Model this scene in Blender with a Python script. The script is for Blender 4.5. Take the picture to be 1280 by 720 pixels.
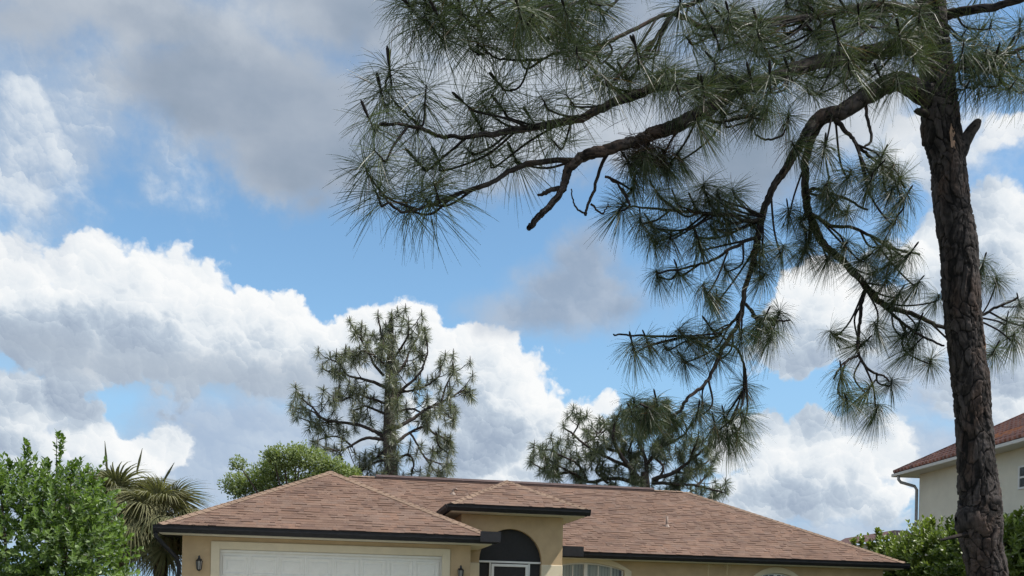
import bpy, bmesh, math, random
import numpy as np
from mathutils import Vector, Matrix, Euler

# ---------------------------------------------------------------- scene reset
for _o in list(bpy.data.objects):
    bpy.data.objects.remove(_o, do_unlink=True)
scene = bpy.context.scene
col = scene.collection
R = math.radians

# ---------------------------------------------------------------- camera
F_PX, CX, HY = 1230.0, 640.0, 768.7          # focal length and horizon in pixels of the 1280 px wide photo
ROLL = 0.0214
EYE = 1.6
cam_data = bpy.data.cameras.new('camera')
cam_data.sensor_width = 36.0
cam_data.lens = 36.0 * F_PX / 1280.0
cam_data.shift_y = (HY - 360.0) / 1280.0
cam_data.clip_start = 0.05
cam_data.clip_end = 5000.0
cam = bpy.data.objects.new('camera', cam_data)
cam.matrix_world = Matrix.Translation((0, 0, EYE)) @ Matrix.Rotation(R(90), 4, 'X') @ Matrix.Rotation(ROLL, 4, 'Z')
col.objects.link(cam)
scene.camera = cam

def ray(px, py):
    """direction through a pixel of the photo, scaled so that its y is 1"""
    u = (px - CX) / F_PX
    v = (HY - py) / F_PX
    c, s = math.cos(ROLL), math.sin(ROLL)
    return Vector((u * c - v * s, 1.0, u * s + v * c))

def at(px, py, Y):
    """world point seen at that pixel, Y metres in front of the camera"""
    return Vector((0, 0, EYE)) + ray(px, py) * Y

# ---------------------------------------------------------------- exposure, sampling
EXPOSURE = 0.36
scene.view_settings.view_transform = 'Standard'
scene.view_settings.look = 'None'
scene.view_settings.exposure = EXPOSURE
scene.view_settings.gamma = 1.0
scene.view_settings.use_curve_mapping = False
scene.render.engine = 'CYCLES'
scene.cycles.use_denoising = True
scene.cycles.use_adaptive_sampling = True
scene.cycles.adaptive_threshold = 0.02
scene.cycles.adaptive_min_samples = 8
scene.cycles.max_bounces = 4
scene.cycles.diffuse_bounces = 2
scene.cycles.glossy_bounces = 2
scene.cycles.transmission_bounces = 4
scene.cycles.transparent_max_bounces = 6
scene.cycles.sample_clamp_indirect = 4.0
scene.render.film_transparent = False

# ---------------------------------------------------------------- sun
SUN_DIR = Vector((0.72, -0.20, 1.0)).normalized()      # towards the sun: high, to the right
SUN_EL = math.asin(SUN_DIR.z)
SUN_AZ = math.atan2(SUN_DIR.x, SUN_DIR.y)               # clockwise from +Y
sun_data = bpy.data.lights.new('sun', 'SUN')
sun_data.energy = 3.9
sun_data.angle = R(0.6)
sun_data.color = (1.0, 0.955, 0.88)
sun = bpy.data.objects.new('sun', sun_data)
sun.rotation_euler = SUN_DIR.to_track_quat('Z', 'Y').to_euler()
sun.location = (30, -10, 60)
col.objects.link(sun)

# ---------------------------------------------------------------- node expressions
class G:
    """tiny expression builder over a node tree"""
    def __init__(self, nt):
        self.nt = nt
    def node(self, typ, **kw):
        n = self.nt.nodes.new(typ)
        for k, v in kw.items():
            setattr(n, k, v)
        return n
    def put(self, sock, v):
        if isinstance(v, E_):
            self.nt.links.new(v.s, sock)
        elif v is not None:
            sock.default_value = v
    def math(self, op, a, b=None, c=None, clamp=False):
        n = self.node('ShaderNodeMath', operation=op, use_clamp=clamp)
        for i, v in enumerate((a, b, c)):
            if v is not None:
                self.put(n.inputs[i], v)
        return E_(self, n.outputs[0])
    def vmath(self, op, a, b=None, c=None, scale=None):
        n = self.node('ShaderNodeVectorMath', operation=op)
        for i, v in enumerate((a, b, c)):
            if v is not None:
                self.put(n.inputs[i], v)
        if scale is not None:
            self.put(n.inputs['Scale'], scale)
        out = 'Value' if op in ('LENGTH', 'DOT_PRODUCT', 'DISTANCE') else 'Vector'
        return E_(self, n.outputs[out])
    def noise(self, vec, scale, detail=4.0, rough=0.55, lac=2.0, out='Factor', dist=0.0):
        n = self.node('ShaderNodeTexNoise')
        self.put(n.inputs['Vector'], vec)
        self.put(n.inputs['Scale'], scale)
        self.put(n.inputs['Detail'], detail)
        self.put(n.inputs['Roughness'], rough)
        self.put(n.inputs['Lacunarity'], lac)
        self.put(n.inputs['Distortion'], dist)
        return E_(self, n.outputs[0 if out == 'Factor' else 1])
    def vor(self, vec, scale, feature='F1', smooth=0.3, rnd=1.0, dims='3D'):
        n = self.node('ShaderNodeTexVoronoi', feature=feature, voronoi_dimensions=dims)
        self.put(n.inputs['Vector'], vec)
        self.put(n.inputs['Scale'], scale)
        self.put(n.inputs['Randomness'], rnd)
        if feature == 'SMOOTH_F1':
            self.put(n.inputs['Smoothness'], smooth)
        return n
    def sstep(self, x, a, b, lo=0.0, hi=1.0, kind='SMOOTHSTEP'):
        n = self.node('ShaderNodeMapRange', interpolation_type=kind, clamp=True)
        for i, v in enumerate((x, a, b, lo, hi)):
            self.put(n.inputs[i], v)
        return E_(self, n.outputs[0])
    def mix(self, f, a, b, blend='MIX'):
        n = self.node('ShaderNodeMix', data_type='RGBA', blend_type=blend)
        n.clamp_factor = True
        self.put(n.inputs[0], f)
        self.put(n.inputs[6], a)
        self.put(n.inputs[7], b)
        return E_(self, n.outputs[2])
    def ramp(self, f, stops):
        n = self.node('ShaderNodeValToRGB')
        el = n.color_ramp.elements
        while len(el) > 1:
            el.remove(el[-1])
        el[0].position, el[0].color = stops[0][0], (*stops[0][1], 1)
        for p, c in stops[1:]:
            e = el.new(p)
            e.color = (*c, 1)
        self.put(n.inputs[0], f)
        return E_(self, n.outputs[0])
    def xyz(self, v):
        n = self.node('ShaderNodeSeparateXYZ')
        self.put(n.inputs[0], v)
        return [E_(self, o) for o in n.outputs]
    def vec(self, x, y, z):
        n = self.node('ShaderNodeCombineXYZ')
        for i, v in enumerate((x, y, z)):
            self.put(n.inputs[i], v)
        return E_(self, n.outputs[0])

class E_:
    def __init__(self, g, s):
        self.g, self.s = g, s
    def __add__(self, o): return self.g.math('ADD', self, o)
    __radd__ = __add__
    def __sub__(self, o): return self.g.math('SUBTRACT', self, o)
    def __rsub__(self, o): return self.g.math('SUBTRACT', o, self)
    def __mul__(self, o): return self.g.math('MULTIPLY', self, o)
    __rmul__ = __mul__
    def __truediv__(self, o): return self.g.math('DIVIDE', self, o)

# ---------------------------------------------------------------- sky with clouds
def lonlat(px, py):
    d = ray(px, py).normalized()
    return math.atan2(d.x, d.y), math.asin(d.z)

def build_sky():
    w = bpy.data.worlds.new('World')
    scene.world = w
    w.use_nodes = True
    nt = w.node_tree
    nt.nodes.clear()
    g = G(nt)
    out = g.node('ShaderNodeOutputWorld')
    bg = g.node('ShaderNodeBackground')
    nt.links.new(bg.outputs[0], out.inputs[0])
    sky = g.node('ShaderNodeTexSky', sky_type='NISHITA')
    sky.sun_disc = False
    sky.sun_elevation = SUN_EL
    sky.sun_rotation = SUN_AZ
    sky.altitude = 0.0
    sky.air_density = 1.0
    sky.dust_density = 0.7
    sky.ozone_density = 1.6
    tc = g.node('ShaderNodeTexCoord')
    d = g.vmath('NORMALIZE', E_(g, tc.outputs['Generated']))
    x, y, z = g.xyz(d)
    lon = g.math('ARCTAN2', x, y)
    lat = g.math('ARCSINE', z)
    q = g.vec(lon, lat, 0.0)
    blue = g.vmath('MULTIPLY', E_(g, sky.outputs[0]), SKY_K)

    # shared turbulence
    wl = g.vmath('SUBTRACT', g.noise(d, 7.0, 3.0, 0.5, out='c'), (0.5, 0.5, 0.5))
    wh = g.vmath('SUBTRACT', g.noise(d, 34.0, 4.5, 0.62, out='c'), (0.5, 0.5, 0.5))
    fb = g.noise(d, 16.0, 6.5, 0.58)            # plain fractal
    fbl = g.noise(d, 4.5, 4.0, 0.5)
    dw = g.vmath('MULTIPLY_ADD', wh, (0.030,) * 3, q)     # lightly warped position for the puffs
    LS = Vector((0.45, 0.85, 0.0)).normalized()

    def puff(scale, sm):
        n = g.vor(dw, scale, 'SMOOTH_F1' if sm else 'F1', sm, dims='2D')
        dist = E_(g, n.outputs['Distance'])
        pos = E_(g, n.outputs['Position'])
        nrm = g.vmath('SUBTRACT', dw, pos)
        lit = g.vmath('DOT_PRODUCT', nrm, tuple(LS)) * scale
        return dist, lit
    d1, l1 = puff(13.0, 0.25)
    d2, l2 = puff(29.0, 0.25)
    d3, l3 = puff(64.0, 0)
    d4, l4 = puff(150.0, 0)
    bill = (0.5 - d1) * 0.030 + (0.5 - d2) * 0.016 + (0.5 - d3) * 0.008 + (0.5 - d4) * 0.004
    plit = l1 * 0.50 + l2 * 0.42 + l3 * 0.28 + l4 * 0.16

    def field(blobs, qq):
        """largest signed distance (radians, positive inside) over ellipses given in photo pixels"""
        res = None
        for (px, py, rx, ry) in blobs:
            lo, la = lonlat(px, py)
            # local pixel scale to radians
            lo2, _ = lonlat(px + rx, py)
            _, la2 = lonlat(px, py - ry)
            ax, ay = abs(lo2 - lo), abs(la2 - la)
            m = min(ax, ay)
            e = g.vmath('MULTIPLY_ADD', qq, (1 / ax, 1 / ay, 0), (-lo / ax, -la / ay, 0))
            ln = g.vmath('LENGTH', e)
            sd = g.math('MULTIPLY_ADD', ln, -m, m)
            res = sd if res is None else g.math('SMOOTH_MAX', res, sd, 0.006)
        return res

    def layer(prev, mask, colr):
        return g.mix(mask, prev, colr)

    outside_lon = g.sstep(g.math('ABSOLUTE', lon), 0.50, 0.62)
    outside_up = g.sstep(lat, 0.60, 0.74)
    outside = g.math('MAXIMUM', outside_lon, outside_up)
    inside = 1.0 - outside
    colour = blue

    # ---- pale haze bank and far clouds low over the horizon
    qh = g.vmath('MULTIPLY_ADD', wh, (0.03, 0.022, 0), q)
    FAR = field(SKY_FAR, qh) + (fb - 0.5) * 0.05 + bill * 0.5
    mfar = g.sstep(FAR, -0.012, 0.03)
    lfar = g.sstep(plit * 0.30 + (fb - 0.5) * 1.1, -0.35, 0.55)
    cfar = g.mix(lfar, (*CL_FAR_D, 1), (*CL_FAR_L, 1))
    horizon = g.sstep(lat, 0.32, 0.06)
    colour = g.mix(horizon * 0.85, colour, (*CL_HAZE, 1))
    colour = layer(colour, mfar * 0.92, cfar)

    # ---- heaped white clouds
    qc = g.vmath('MULTIPLY_ADD', wl, (0.035, 0.03, 0), g.vmath('MULTIPLY_ADD', wh, (0.026, 0.022, 0), q))
    base = field(SKY_CUM, qc)
    above = field(SKY_CUM, g.vmath('ADD', qc, (0.022, 0.050, 0)))   # how much cloud lies towards the sun
    gen = (fbl - 0.50) * 0.35                                  # the same kind of sky outside the frame
    C = g.math('MAXIMUM', base, (gen * outside) - inside * 0.2) + bill + (fb - 0.5) * 0.030
    mcum = g.sstep(C, 0.000, 0.0085)
    open_ = g.sstep(above + bill * 1.1, 0.042, -0.026)
    edge = g.sstep(C, 0.05, 0.0)                               # thin sunlit rims
    lit = open_ * 0.78 + plit * 0.42 + edge * 0.10 + (fb - 0.5) * 0.42
    lit = g.sstep(lit, -0.10, 0.95, kind='LINEAR')
    ccum = g.ramp(lit, [(0.0, CL_D), (0.30, CL_M), (0.62, CL_L), (1.0, CL_W)])
    colour = layer(colour, mcum * 0.985, ccum)

    # ---- smooth grey flat bases
    qb = g.vmath('MULTIPLY_ADD', wh, (0.03, 0.012, 0), q)
    BA = field(SKY_BASE, qb) + (fb - 0.5) * 0.012
    colour = layer(colour, g.sstep(BA, -0.016, 0.014) * 0.72, g.mix(fb, (*BASE_D, 1), (*BASE_L, 1)))

    # ---- ragged brighter veil, upper left
    qv = g.vmath('MULTIPLY_ADD', wh, (0.09, 0.075, 0), g.vmath('MULTIPLY_ADD', wl, (0.06, 0.05, 0), q))
    VE = field(SKY_VEIL, qv) + (fb - 0.5) * 0.16
    mv = g.sstep(VE, -0.045, 0.040)
    cv = g.mix(g.sstep(fb + plit * 0.25, 0.38, 0.78), (*VEIL_D, 1), (*VEIL_L, 1))
    colour = layer(colour, mv * 0.9, cv)

    # ---- grey deck overhead and the small grey cloud
    qg = g.vmath('MULTIPLY_ADD', wh, (0.035, 0.03, 0), g.vmath('MULTIPLY_ADD', wl, (0.05, 0.04, 0), q))
    GR = field(SKY_GREY, qg)
    gg = (g.noise(d, 3.0, 4.0, 0.5) - 0.50) * 0.45
    Gm = g.math('MAXIMUM', GR, gg * outside - inside * 0.2) + (fb - 0.5) * 0.05
    mg = g.sstep(Gm, -0.008, 0.030)
    cg_t = g.sstep(g.noise(g.vmath('MULTIPLY', d, (1.0, 1.0, 1.7)), 6.0, 5.0, 0.5) + (fb - 0.5) * 0.25 + g.sstep(Gm, 0.06, 0.0) * 0.18, 0.30, 0.78)
    cg = g.ramp(cg_t, [(0.0, GR_D), (0.5, GR_M), (1.0, GR_L)])
    bright = field(SKY_GLOW, qg)
    cg = g.mix(g.sstep(bright + (fb - 0.5) * 0.10, -0.04, 0.07), cg, (*GR_W, 1))
    colour = layer(colour, mg * 0.97, cg)

    # ---- the small grey cloud with a peaked top
    qs = g.vmath('MULTIPLY_ADD', wh, (0.030, 0.024, 0), q)
    SM = field(SKY_SMALL, qs) + (fb - 0.5) * 0.022 + bill * 0.25
    csm = g.mix(g.sstep(fb + plit * 0.12 + g.sstep(SM, 0.03, 0.0) * 0.12, 0.35, 0.75), (*SM_D, 1), (*SM_L, 1))
    colour = layer(colour, g.sstep(SM, -0.008, 0.020) * 0.93, csm)

    nt.links.new(colour.s, bg.inputs['Color'])
    bg.inputs['Strength'].default_value = SKY_STRENGTH
    w.cycles.sampling_method = 'MANUAL'
    w.cycles.sample_map_resolution = 256

SKY_STRENGTH = 0.1
K = 1.0 / SKY_STRENGTH / 2 ** EXPOSURE                       # cloud colours below are as seen; the background is dimmed by SKY_STRENGTH
def cl(r, g_, b):
    f = lambda v: ((v / 255.0 + 0.055) / 1.055) ** 2.4
    return (f(r) * K, f(g_) * K, f(b) * K)
SKY_K = tuple(k / 2 ** EXPOSURE for k in (1.52, 1.84, 1.86))
CL_HAZE = cl(154, 192, 229)
CL_FAR_D, CL_FAR_L = cl(172, 189, 212), cl(208, 219, 231)
CL_D, CL_M, CL_L, CL_W = cl(160, 175, 195), cl(192, 205, 219), cl(232, 238, 243), cl(252, 253, 253)
VEIL_D, VEIL_L = cl(172, 190, 212), cl(230, 236, 241)
SM_D, SM_L = cl(152, 169, 191), cl(178, 191, 208)
BASE_D, BASE_L = cl(160, 174, 191), cl(186, 197, 210)
GR_D, GR_M, GR_L, GR_W = cl(138, 154, 172), cl(156, 169, 186), cl(176, 186, 199), cl(216, 222, 228)
# ellipses of cloud, in pixels of the photo: centre x, y, radius x, y
SKY_FAR = [(310, 565, 190, 82), (130, 590, 190, 70), (600, 585, 120, 90), (30, 520, 90, 60), (1010, 610, 130, 62), (1130, 570, 120, 50),
           (700, 580, 90, 60), (1210, 480, 120, 60), (430, 480, 120, 60), (1260, 640, 120, 60), (900, 660, 120, 30), (1060, 660, 120, 34), (640, 650, 200, 50), (240, 660, 220, 55), (420, 600, 120, 60), (40, 640, 160, 60), (820, 600, 60, 36)]
SKY_CUM = [(15, 375, 95, 72), (105, 345, 62, 55), (110, 420, 130, 62), (225, 360, 72, 58), (230, 425, 150, 60), (330, 425, 100, 58), (400, 440, 70, 48),
           (455, 420, 55, 46), (515, 430, 58, 54), (580, 455, 70, 58), (625, 495, 72, 58), (570, 530, 70, 70), (680, 476, 26, 26), (480, 500, 60, 50),
           (690, 552, 58, 44), (735, 522, 26, 24), (610, 580, 80, 50),
           (30, 495, 70, 44), (118, 540, 58, 42), (195, 556, 56, 36), (60, 565, 70, 36),
           (1250, 290, 85, 62), (1180, 325, 90, 60), (1050, 380, 90, 52), (1010, 435, 66, 46), (1110, 410, 90, 70), (1240, 395, 100, 70), (1270, 490, 100, 46),
           (150, 566, 62, 40), (950, 566, 62, 42), (1018, 556, 54, 40), (1090, 560, 60, 42), (1050, 610, 95, 42), (955, 620, 75, 36), (1050, 568, 70, 40), (1110, 580, 46, 30), (1000, 600, 80, 34),
           (1260, 160, 70, 44), (1150, 175, 60, 50), (-150, 385, 130, 62), (-330, 410, 120, 55), (1430, 350, 120, 80), (1420, 180, 110, 50)]
SKY_VEIL = [(30, 150, 125, 105), (100, 130, 90, 80), (25, 235, 65, 45), (170, 165, 70, 50), (1180, 190, 60, 40)]
SKY_GREY = [(150, 15, 260, 80), (330, 120, 190, 105), (270, 135, 130, 70), (225, 115, 120, 75), (345, 185, 110, 75), (430, 200, 120, 75), (385, 250, 48, 28), (560, 150, 220, 110), (780, 130, 220, 112), (920, 190, 140, 90), (1060, 120, 120, 90),
            (600, 20, 400, 110), (30, 20, 150, 60), (1000, 20, 260, 90)]
SKY_SMALL = [(705, 388, 118, 34), (716, 360, 84, 44), (726, 330, 50, 46), (730, 306, 32, 32), (650, 392, 80, 28), (772, 384, 54, 30)]
SKY_BASE = [(235, 466, 175, 20), (390, 474, 75, 18), (50, 432, 75, 18), (120, 456, 80, 18)]
SKY_GLOW = [(610, 80, 110, 80), (250, 0, 40, 16), (160, 5, 30, 12), (700, 160, 110, 60), (1090, 170, 60, 60)]
build_sky()

# ================================================================ helpers
rng = np.random.default_rng(7)
random.seed(11)

def link(o, parent=None):
    col.objects.link(o)
    if parent is not None:
        o.parent = parent
    return o

def tag(o, label=None, cat=None, group=None, kind=None):
    if label: o['label'] = label
    if cat: o['category'] = cat
    if group: o['group'] = group
    if kind: o['kind'] = kind
    return o

def empty(name, loc=(0, 0, 0), rz=0.0, parent=None):
    o = bpy.data.objects.new(name, None)
    o.location = loc
    o.rotation_euler = (0, 0, rz)
    o.empty_display_size = 0.2
    return link(o, parent)

def np_mesh(name, verts, quads=None, tris=None, qmat=None, tmat=None, mats=(), smooth=False, attr=None):
    """mesh from arrays; attr = per-vertex float called tint"""
    verts = np.asarray(verts, dtype=np.float32).reshape(-1, 3)
    quads = np.zeros((0, 4), int) if quads is None else np.asarray(quads, int).reshape(-1, 4)
    tris = np.zeros((0, 3), int) if tris is None else np.asarray(tris, int).reshape(-1, 3)
    me = bpy.data.meshes.new(name)
    me.vertices.add(len(verts))
    me.vertices.foreach_set('co', verts.ravel())
    nl = len(quads) * 4 + len(tris) * 3
    me.loops.add(nl)
    me.loops.foreach_set('vertex_index', np.concatenate([quads.ravel(), tris.ravel()]).astype(np.int32))
    npoly = len(quads) + len(tris)
    me.polygons.add(npoly)
    st = np.concatenate([np.arange(len(quads)) * 4, len(quads) * 4 + np.arange(len(tris)) * 3]).astype(np.int32)
    me.polygons.foreach_set('loop_start', st)
    mi = np.zeros(npoly, np.int32)
    if qmat is not None: mi[:len(quads)] = qmat
    if tmat is not None: mi[len(quads):] = tmat
    for m in mats: me.materials.append(m)
    me.polygons.foreach_set('material_index', mi)
    me.polygons.foreach_set('use_smooth', np.full(npoly, bool(smooth)))
    if attr is not None:
        a = me.attributes.new('tint', 'FLOAT', 'POINT')
        a.data.foreach_set('value', np.asarray(attr, np.float32))
    me.update(calc_edges=True)
    me.validate()
    return me

class MB:
    """collects boxes, polygons and tubes into one mesh"""
    def __init__(self):
        self.v, self.f, self.m = [], [], []
    def poly(self, pts, m=0):
        i = len(self.v)
        self.v += [tuple(p) for p in pts]
        self.f.append(tuple(range(i, i + len(pts))))
        self.m.append(m)
    def box(self, x0, x1, y0, y1, z0, z1, m=0):
        i = len(self.v)
        self.v += [(x, y, z) for z in (z0, z1) for y in (y0, y1) for x in (x0, x1)]
        for q in ((0, 2, 3, 1), (4, 5, 7, 6), (0, 1, 5, 4), (2, 6, 7, 3), (0, 4, 6, 2), (1, 3, 7, 5)):
            self.f.append(tuple(i + k for k in q)); self.m.append(m)
    def prism(self, pts, off, m=0):
        """polygon pts extruded by vector off"""
        i = len(self.v); n = len(pts); off = Vector(off)
        self.v += [tuple(p) for p in pts] + [tuple(Vector(p) + off) for p in pts]
        self.f.append(tuple(range(i, i + n))); self.m.append(m)
        self.f.append(tuple(range(i + 2 * n - 1, i + n - 1, -1))); self.m.append(m)
        for k in range(n):
            k2 = (k + 1) % n
            self.f.append((i + k, i + n + k, i + n + k2, i + k2)); self.m.append(m)
    def strip(self, A, B, m=0):
        """quads between two polylines of equal length"""
        i = len(self.v); n = len(A)
        self.v += [tuple(p) for p in A] + [tuple(p) for p in B]
        for k in range(n - 1):
            self.f.append((i + k, i + k + 1, i + n + k + 1, i + n + k)); self.m.append(m)
    def tube(self, pts, rad, n=8, m=0, cap=True):
        V, Q, T = tube_arrays(pts, rad, n, cap)
        i = len(self.v)
        self.v += [tuple(p) for p in V]
        for q in Q: self.f.append(tuple(int(k) + i for k in q)); self.m.append(m)
        for q in T: self.f.append(tuple(int(k) + i for k in q)); self.m.append(m)
    def build(self, name, mats, parent=None, smooth=False, bevel=0.0, loc=None, fix=True):
        me = bpy.data.meshes.new(name)
        me.from_pydata(self.v, [], self.f)
        if not isinstance(mats, (list, tuple)): mats = [mats]
        for k in mats: me.materials.append(k)
        me.polygons.foreach_set('material_index', self.m)
        if fix:
            bm = bmesh.new(); bm.from_mesh(me)
            bmesh.ops.recalc_face_normals(bm, faces=bm.faces)
            if bevel > 0:
                bmesh.ops.remove_doubles(bm, verts=bm.verts, dist=1e-5)
                bmesh.ops.bevel(bm, geom=[e for e in bm.edges if len(e.link_faces) == 2 and e.calc_face_angle(0) > 0.6], offset=bevel, segments=1, affect='EDGES')
            bm.to_mesh(me); bm.free()
        if smooth:
            me.polygons.foreach_set('use_smooth', [True] * len(me.polygons))
        me.update()
        o = bpy.data.objects.new(name, me)
        if loc is not None: o.location = loc
        return link(o, parent)

def frames(pts):
    P = np.asarray([tuple(p) for p in pts], float)
    T = np.gradient(P, axis=0)
    T /= np.linalg.norm(T, axis=1)[:, None] + 1e-9
    up = np.array([0.0, 0.0, 1.0]) if abs(T[0][2]) < 0.9 else np.array([1.0, 0.0, 0.0])
    N = np.cross(T[0], up); N /= np.linalg.norm(N)
    Ns = []
    for t in T:
        N = N - t * np.dot(N, t)
        N /= np.linalg.norm(N) + 1e-9
        Ns.append(N)
    Ns = np.array(Ns)
    return P, T, Ns, np.cross(T, Ns)

def tube_arrays(pts, rad, n=8, cap=True):
    P, T, N, B = frames(pts)
    k = len(P)
    rad = np.broadcast_to(np.asarray(rad, float), (k,))
    a = np.linspace(0, 2 * np.pi, n, endpoint=False)
    V = P[:, None, :] + rad[:, None, None] * (np.cos(a)[None, :, None] * N[:, None, :] + np.sin(a)[None, :, None] * B[:, None, :])
    V = V.reshape(-1, 3)
    i = np.arange(k - 1)[:, None] * n; j = np.arange(n)[None, :]; j2 = (j + 1) % n
    Q = np.stack([i + j, i + j2, i + n + j2, i + n + j], -1).reshape(-1, 4)
    Tr = np.zeros((0, 3), int)
    if cap:
        V = np.vstack([V, P[0], P[-1]])
        c0, c1 = len(V) - 2, len(V) - 1
        jj = np.arange(n); jj2 = (jj + 1) % n
        Tr = np.vstack([np.stack([np.full(n, c0), jj2, jj], -1), np.stack([np.full(n, c1), (k - 1) * n + jj, (k - 1) * n + jj2], -1)])
    return V, Q, Tr

class Arr:
    """accumulates numpy geometry"""
    def __init__(self):
        self.V, self.Q, self.T, self.qm, self.tm, self.A, self.n = [], [], [], [], [], [], 0
    def add(self, V, Q=None, T=None, m=0, tint=0.5):
        V = np.asarray(V, float).reshape(-1, 3)
        if Q is not None and len(Q):
            Q = np.asarray(Q); self.Q.append(Q + self.n); self.qm.append(np.full(len(Q), m))
        if T is not None and len(T):
            T = np.asarray(T); self.T.append(T + self.n); self.tm.append(np.full(len(T), m))
        self.V.append(V)
        self.A.append(np.broadcast_to(np.asarray(tint, float), (len(V),)))
        self.n += len(V)
    def mesh(self, name, mats, smooth=False):
        cat = lambda L: np.concatenate(L) if L else None
        return np_mesh(name, np.concatenate(self.V), cat(self.Q), cat(self.T), cat(self.qm), cat(self.tm), mats, smooth, np.concatenate(self.A))
    def build(self, name, mats, parent=None, smooth=False, kind=None):
        o = bpy.data.objects.new(name, self.mesh(name, mats, smooth))
        link(o, parent)
        if kind: o['kind'] = kind
        return o

def smooth_line(pts, per=4):
    """Catmull-Rom through points of any dimension"""
    P = np.asarray([tuple(p) for p in pts], float)
    if len(P) < 3:
        t = np.linspace(0, 1, per + 1)[:, None]
        return P[0] * (1 - t) + P[-1] * t
    E = np.vstack([2 * P[0] - P[1], P, 2 * P[-1] - P[-2]])
    out = []
    for i in range(len(P) - 1):
        p0, p1, p2, p3 = E[i:i + 4]
        for t in np.linspace(0, 1, per, endpoint=False):
            out.append(0.5 * ((2 * p1) + (-p0 + p2) * t + (2 * p0 - 5 * p1 + 4 * p2 - p3) * t * t + (-p0 + 3 * p1 - 3 * p2 + p3) * t ** 3))
    out.append(P[-1])
    return np.array(out)

# ================================================================ materials
def new_mat(name):
    m = bpy.data.materials.new(name)
    m.use_nodes = True
    nt = m.node_tree
    bs = nt.nodes['Principled BSDF']
    return m, G(nt), bs

def mat_plain(name, c, rough=0.6, var=0.12, scale=6.0, bump=0.0, bscale=60.0, metal=0.0, spec=0.4, stretch=None):
    m, g, bs = new_mat(name)
    tc = g.node('ShaderNodeTexCoord')
    v = E_(g, tc.outputs['Object'])
    if stretch: v = g.vmath('MULTIPLY', v, stretch)
    n = g.noise(v, scale, 5.0, 0.6)
    f = g.sstep(n, 0.3, 0.7, 1.0 - var, 1.0 + var, kind='LINEAR')
    cc = g.vmath('SCALE', tuple(c[:3]), scale=f)
    g.put(bs.inputs['Base Color'], cc)
    bs.inputs['Roughness'].default_value = rough
    bs.inputs['Metallic'].default_value = metal
    bs.inputs['Specular IOR Level'].default_value = spec
    if bump > 0:
        b = g.node('ShaderNodeBump')
        b.inputs['Strength'].default_value = 1.0
        b.inputs['Distance'].default_value = bump
        g.put(b.inputs['Height'], g.noise(v, bscale, 3.0, 0.6))
        g.nt.links.new(b.outputs[0], bs.inputs['Normal'])
    return m

def mat_leaf(name, dark, light, transl=0.35, rough=0.5, gloss=0.25, brown=None):
    m = bpy.data.materials.new(name)
    m.use_nodes = True
    nt = m.node_tree
    nt.nodes.clear()
    g = G(nt)
    out = g.node('ShaderNodeOutputMaterial')
    a = g.node('ShaderNodeAttribute', attribute_name='tint')
    oi = g.node('ShaderNodeObjectInfo')
    f = g.math('ADD', E_(g, a.outputs['Fac']), (E_(g, oi.outputs['Random']) - 0.5) * 0.55, clamp=True)
    c = g.mix(f, (*dark, 1), (*light, 1))
    if brown: c = g.mix(g.sstep(E_(g, a.outputs['Fac']), 0.15, 0.08), c, (*brown, 1))
    d = g.node('ShaderNodeBsdfDiffuse'); g.put(d.inputs[0], c)
    t = g.node('ShaderNodeBsdfTranslucent')
    g.put(t.inputs[0], g.mix(1.0, c, (1.15, 1.25, 0.55, 1), 'MULTIPLY'))
    mx = g.node('ShaderNodeMixShader'); mx.inputs[0].default_value = transl
    nt.links.new(d.outputs[0], mx.inputs[1]); nt.links.new(t.outputs[0], mx.inputs[2])
    gl = g.node('ShaderNodeBsdfGlossy'); gl.inputs['Roughness'].default_value = rough
    gl.inputs['Color'].default_value = (1, 1, 1, 1)
    fr = g.node('ShaderNodeFresnel'); fr.inputs['IOR'].default_value = 1.4
    mx2 = g.node('ShaderNodeMixShader')
    g.put(mx2.inputs[0], E_(g, fr.outputs[0]) * gloss)
    nt.links.new(mx.outputs[0], mx2.inputs[1]); nt.links.new(gl.outputs[0], mx2.inputs[2])
    nt.links.new(mx2.outputs[0], out.inputs[0])
    return m

def mat_bark(name, dark, light, scale=1.0, bump=0.01):
    m, g, bs = new_mat(name)
    tc = g.node('ShaderNodeTexCoord')
    v = g.vmath('MULTIPLY', E_(g, tc.outputs['Object']), (1.0 * scale, 1.0 * scale, 0.35 * scale))
    a = g.node('ShaderNodeAttribute', attribute_name='tint')
    n1 = g.noise(v, 14.0, 6.0, 0.65)
    n2 = g.noise(v, 70.0, 4.0, 0.6)
    f = g.sstep(n1 * 0.55 + n2 * 0.30 + (E_(g, a.outputs['Fac']) - 0.5) * 0.9, 0.25, 0.72)
    red = g.mix(g.sstep(g.noise(v, 5.0, 3.0, 0.6), 0.48, 0.66), (*light, 1), (light[0] * 1.12, light[1] * 0.92, light[2] * 0.80, 1))
    g.put(bs.inputs['Base Color'], g.mix(f, (*dark, 1), red))
    bs.inputs['Roughness'].default_value = 0.9
    bs.inputs['Specular IOR Level'].default_value = 0.15
    b = g.node('ShaderNodeBump'); b.inputs['Distance'].default_value = bump
    g.put(b.inputs['Height'], n1 * 0.6 + n2 * 0.4)
    g.nt.links.new(b.outputs[0], bs.inputs['Normal'])
    return m

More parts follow.
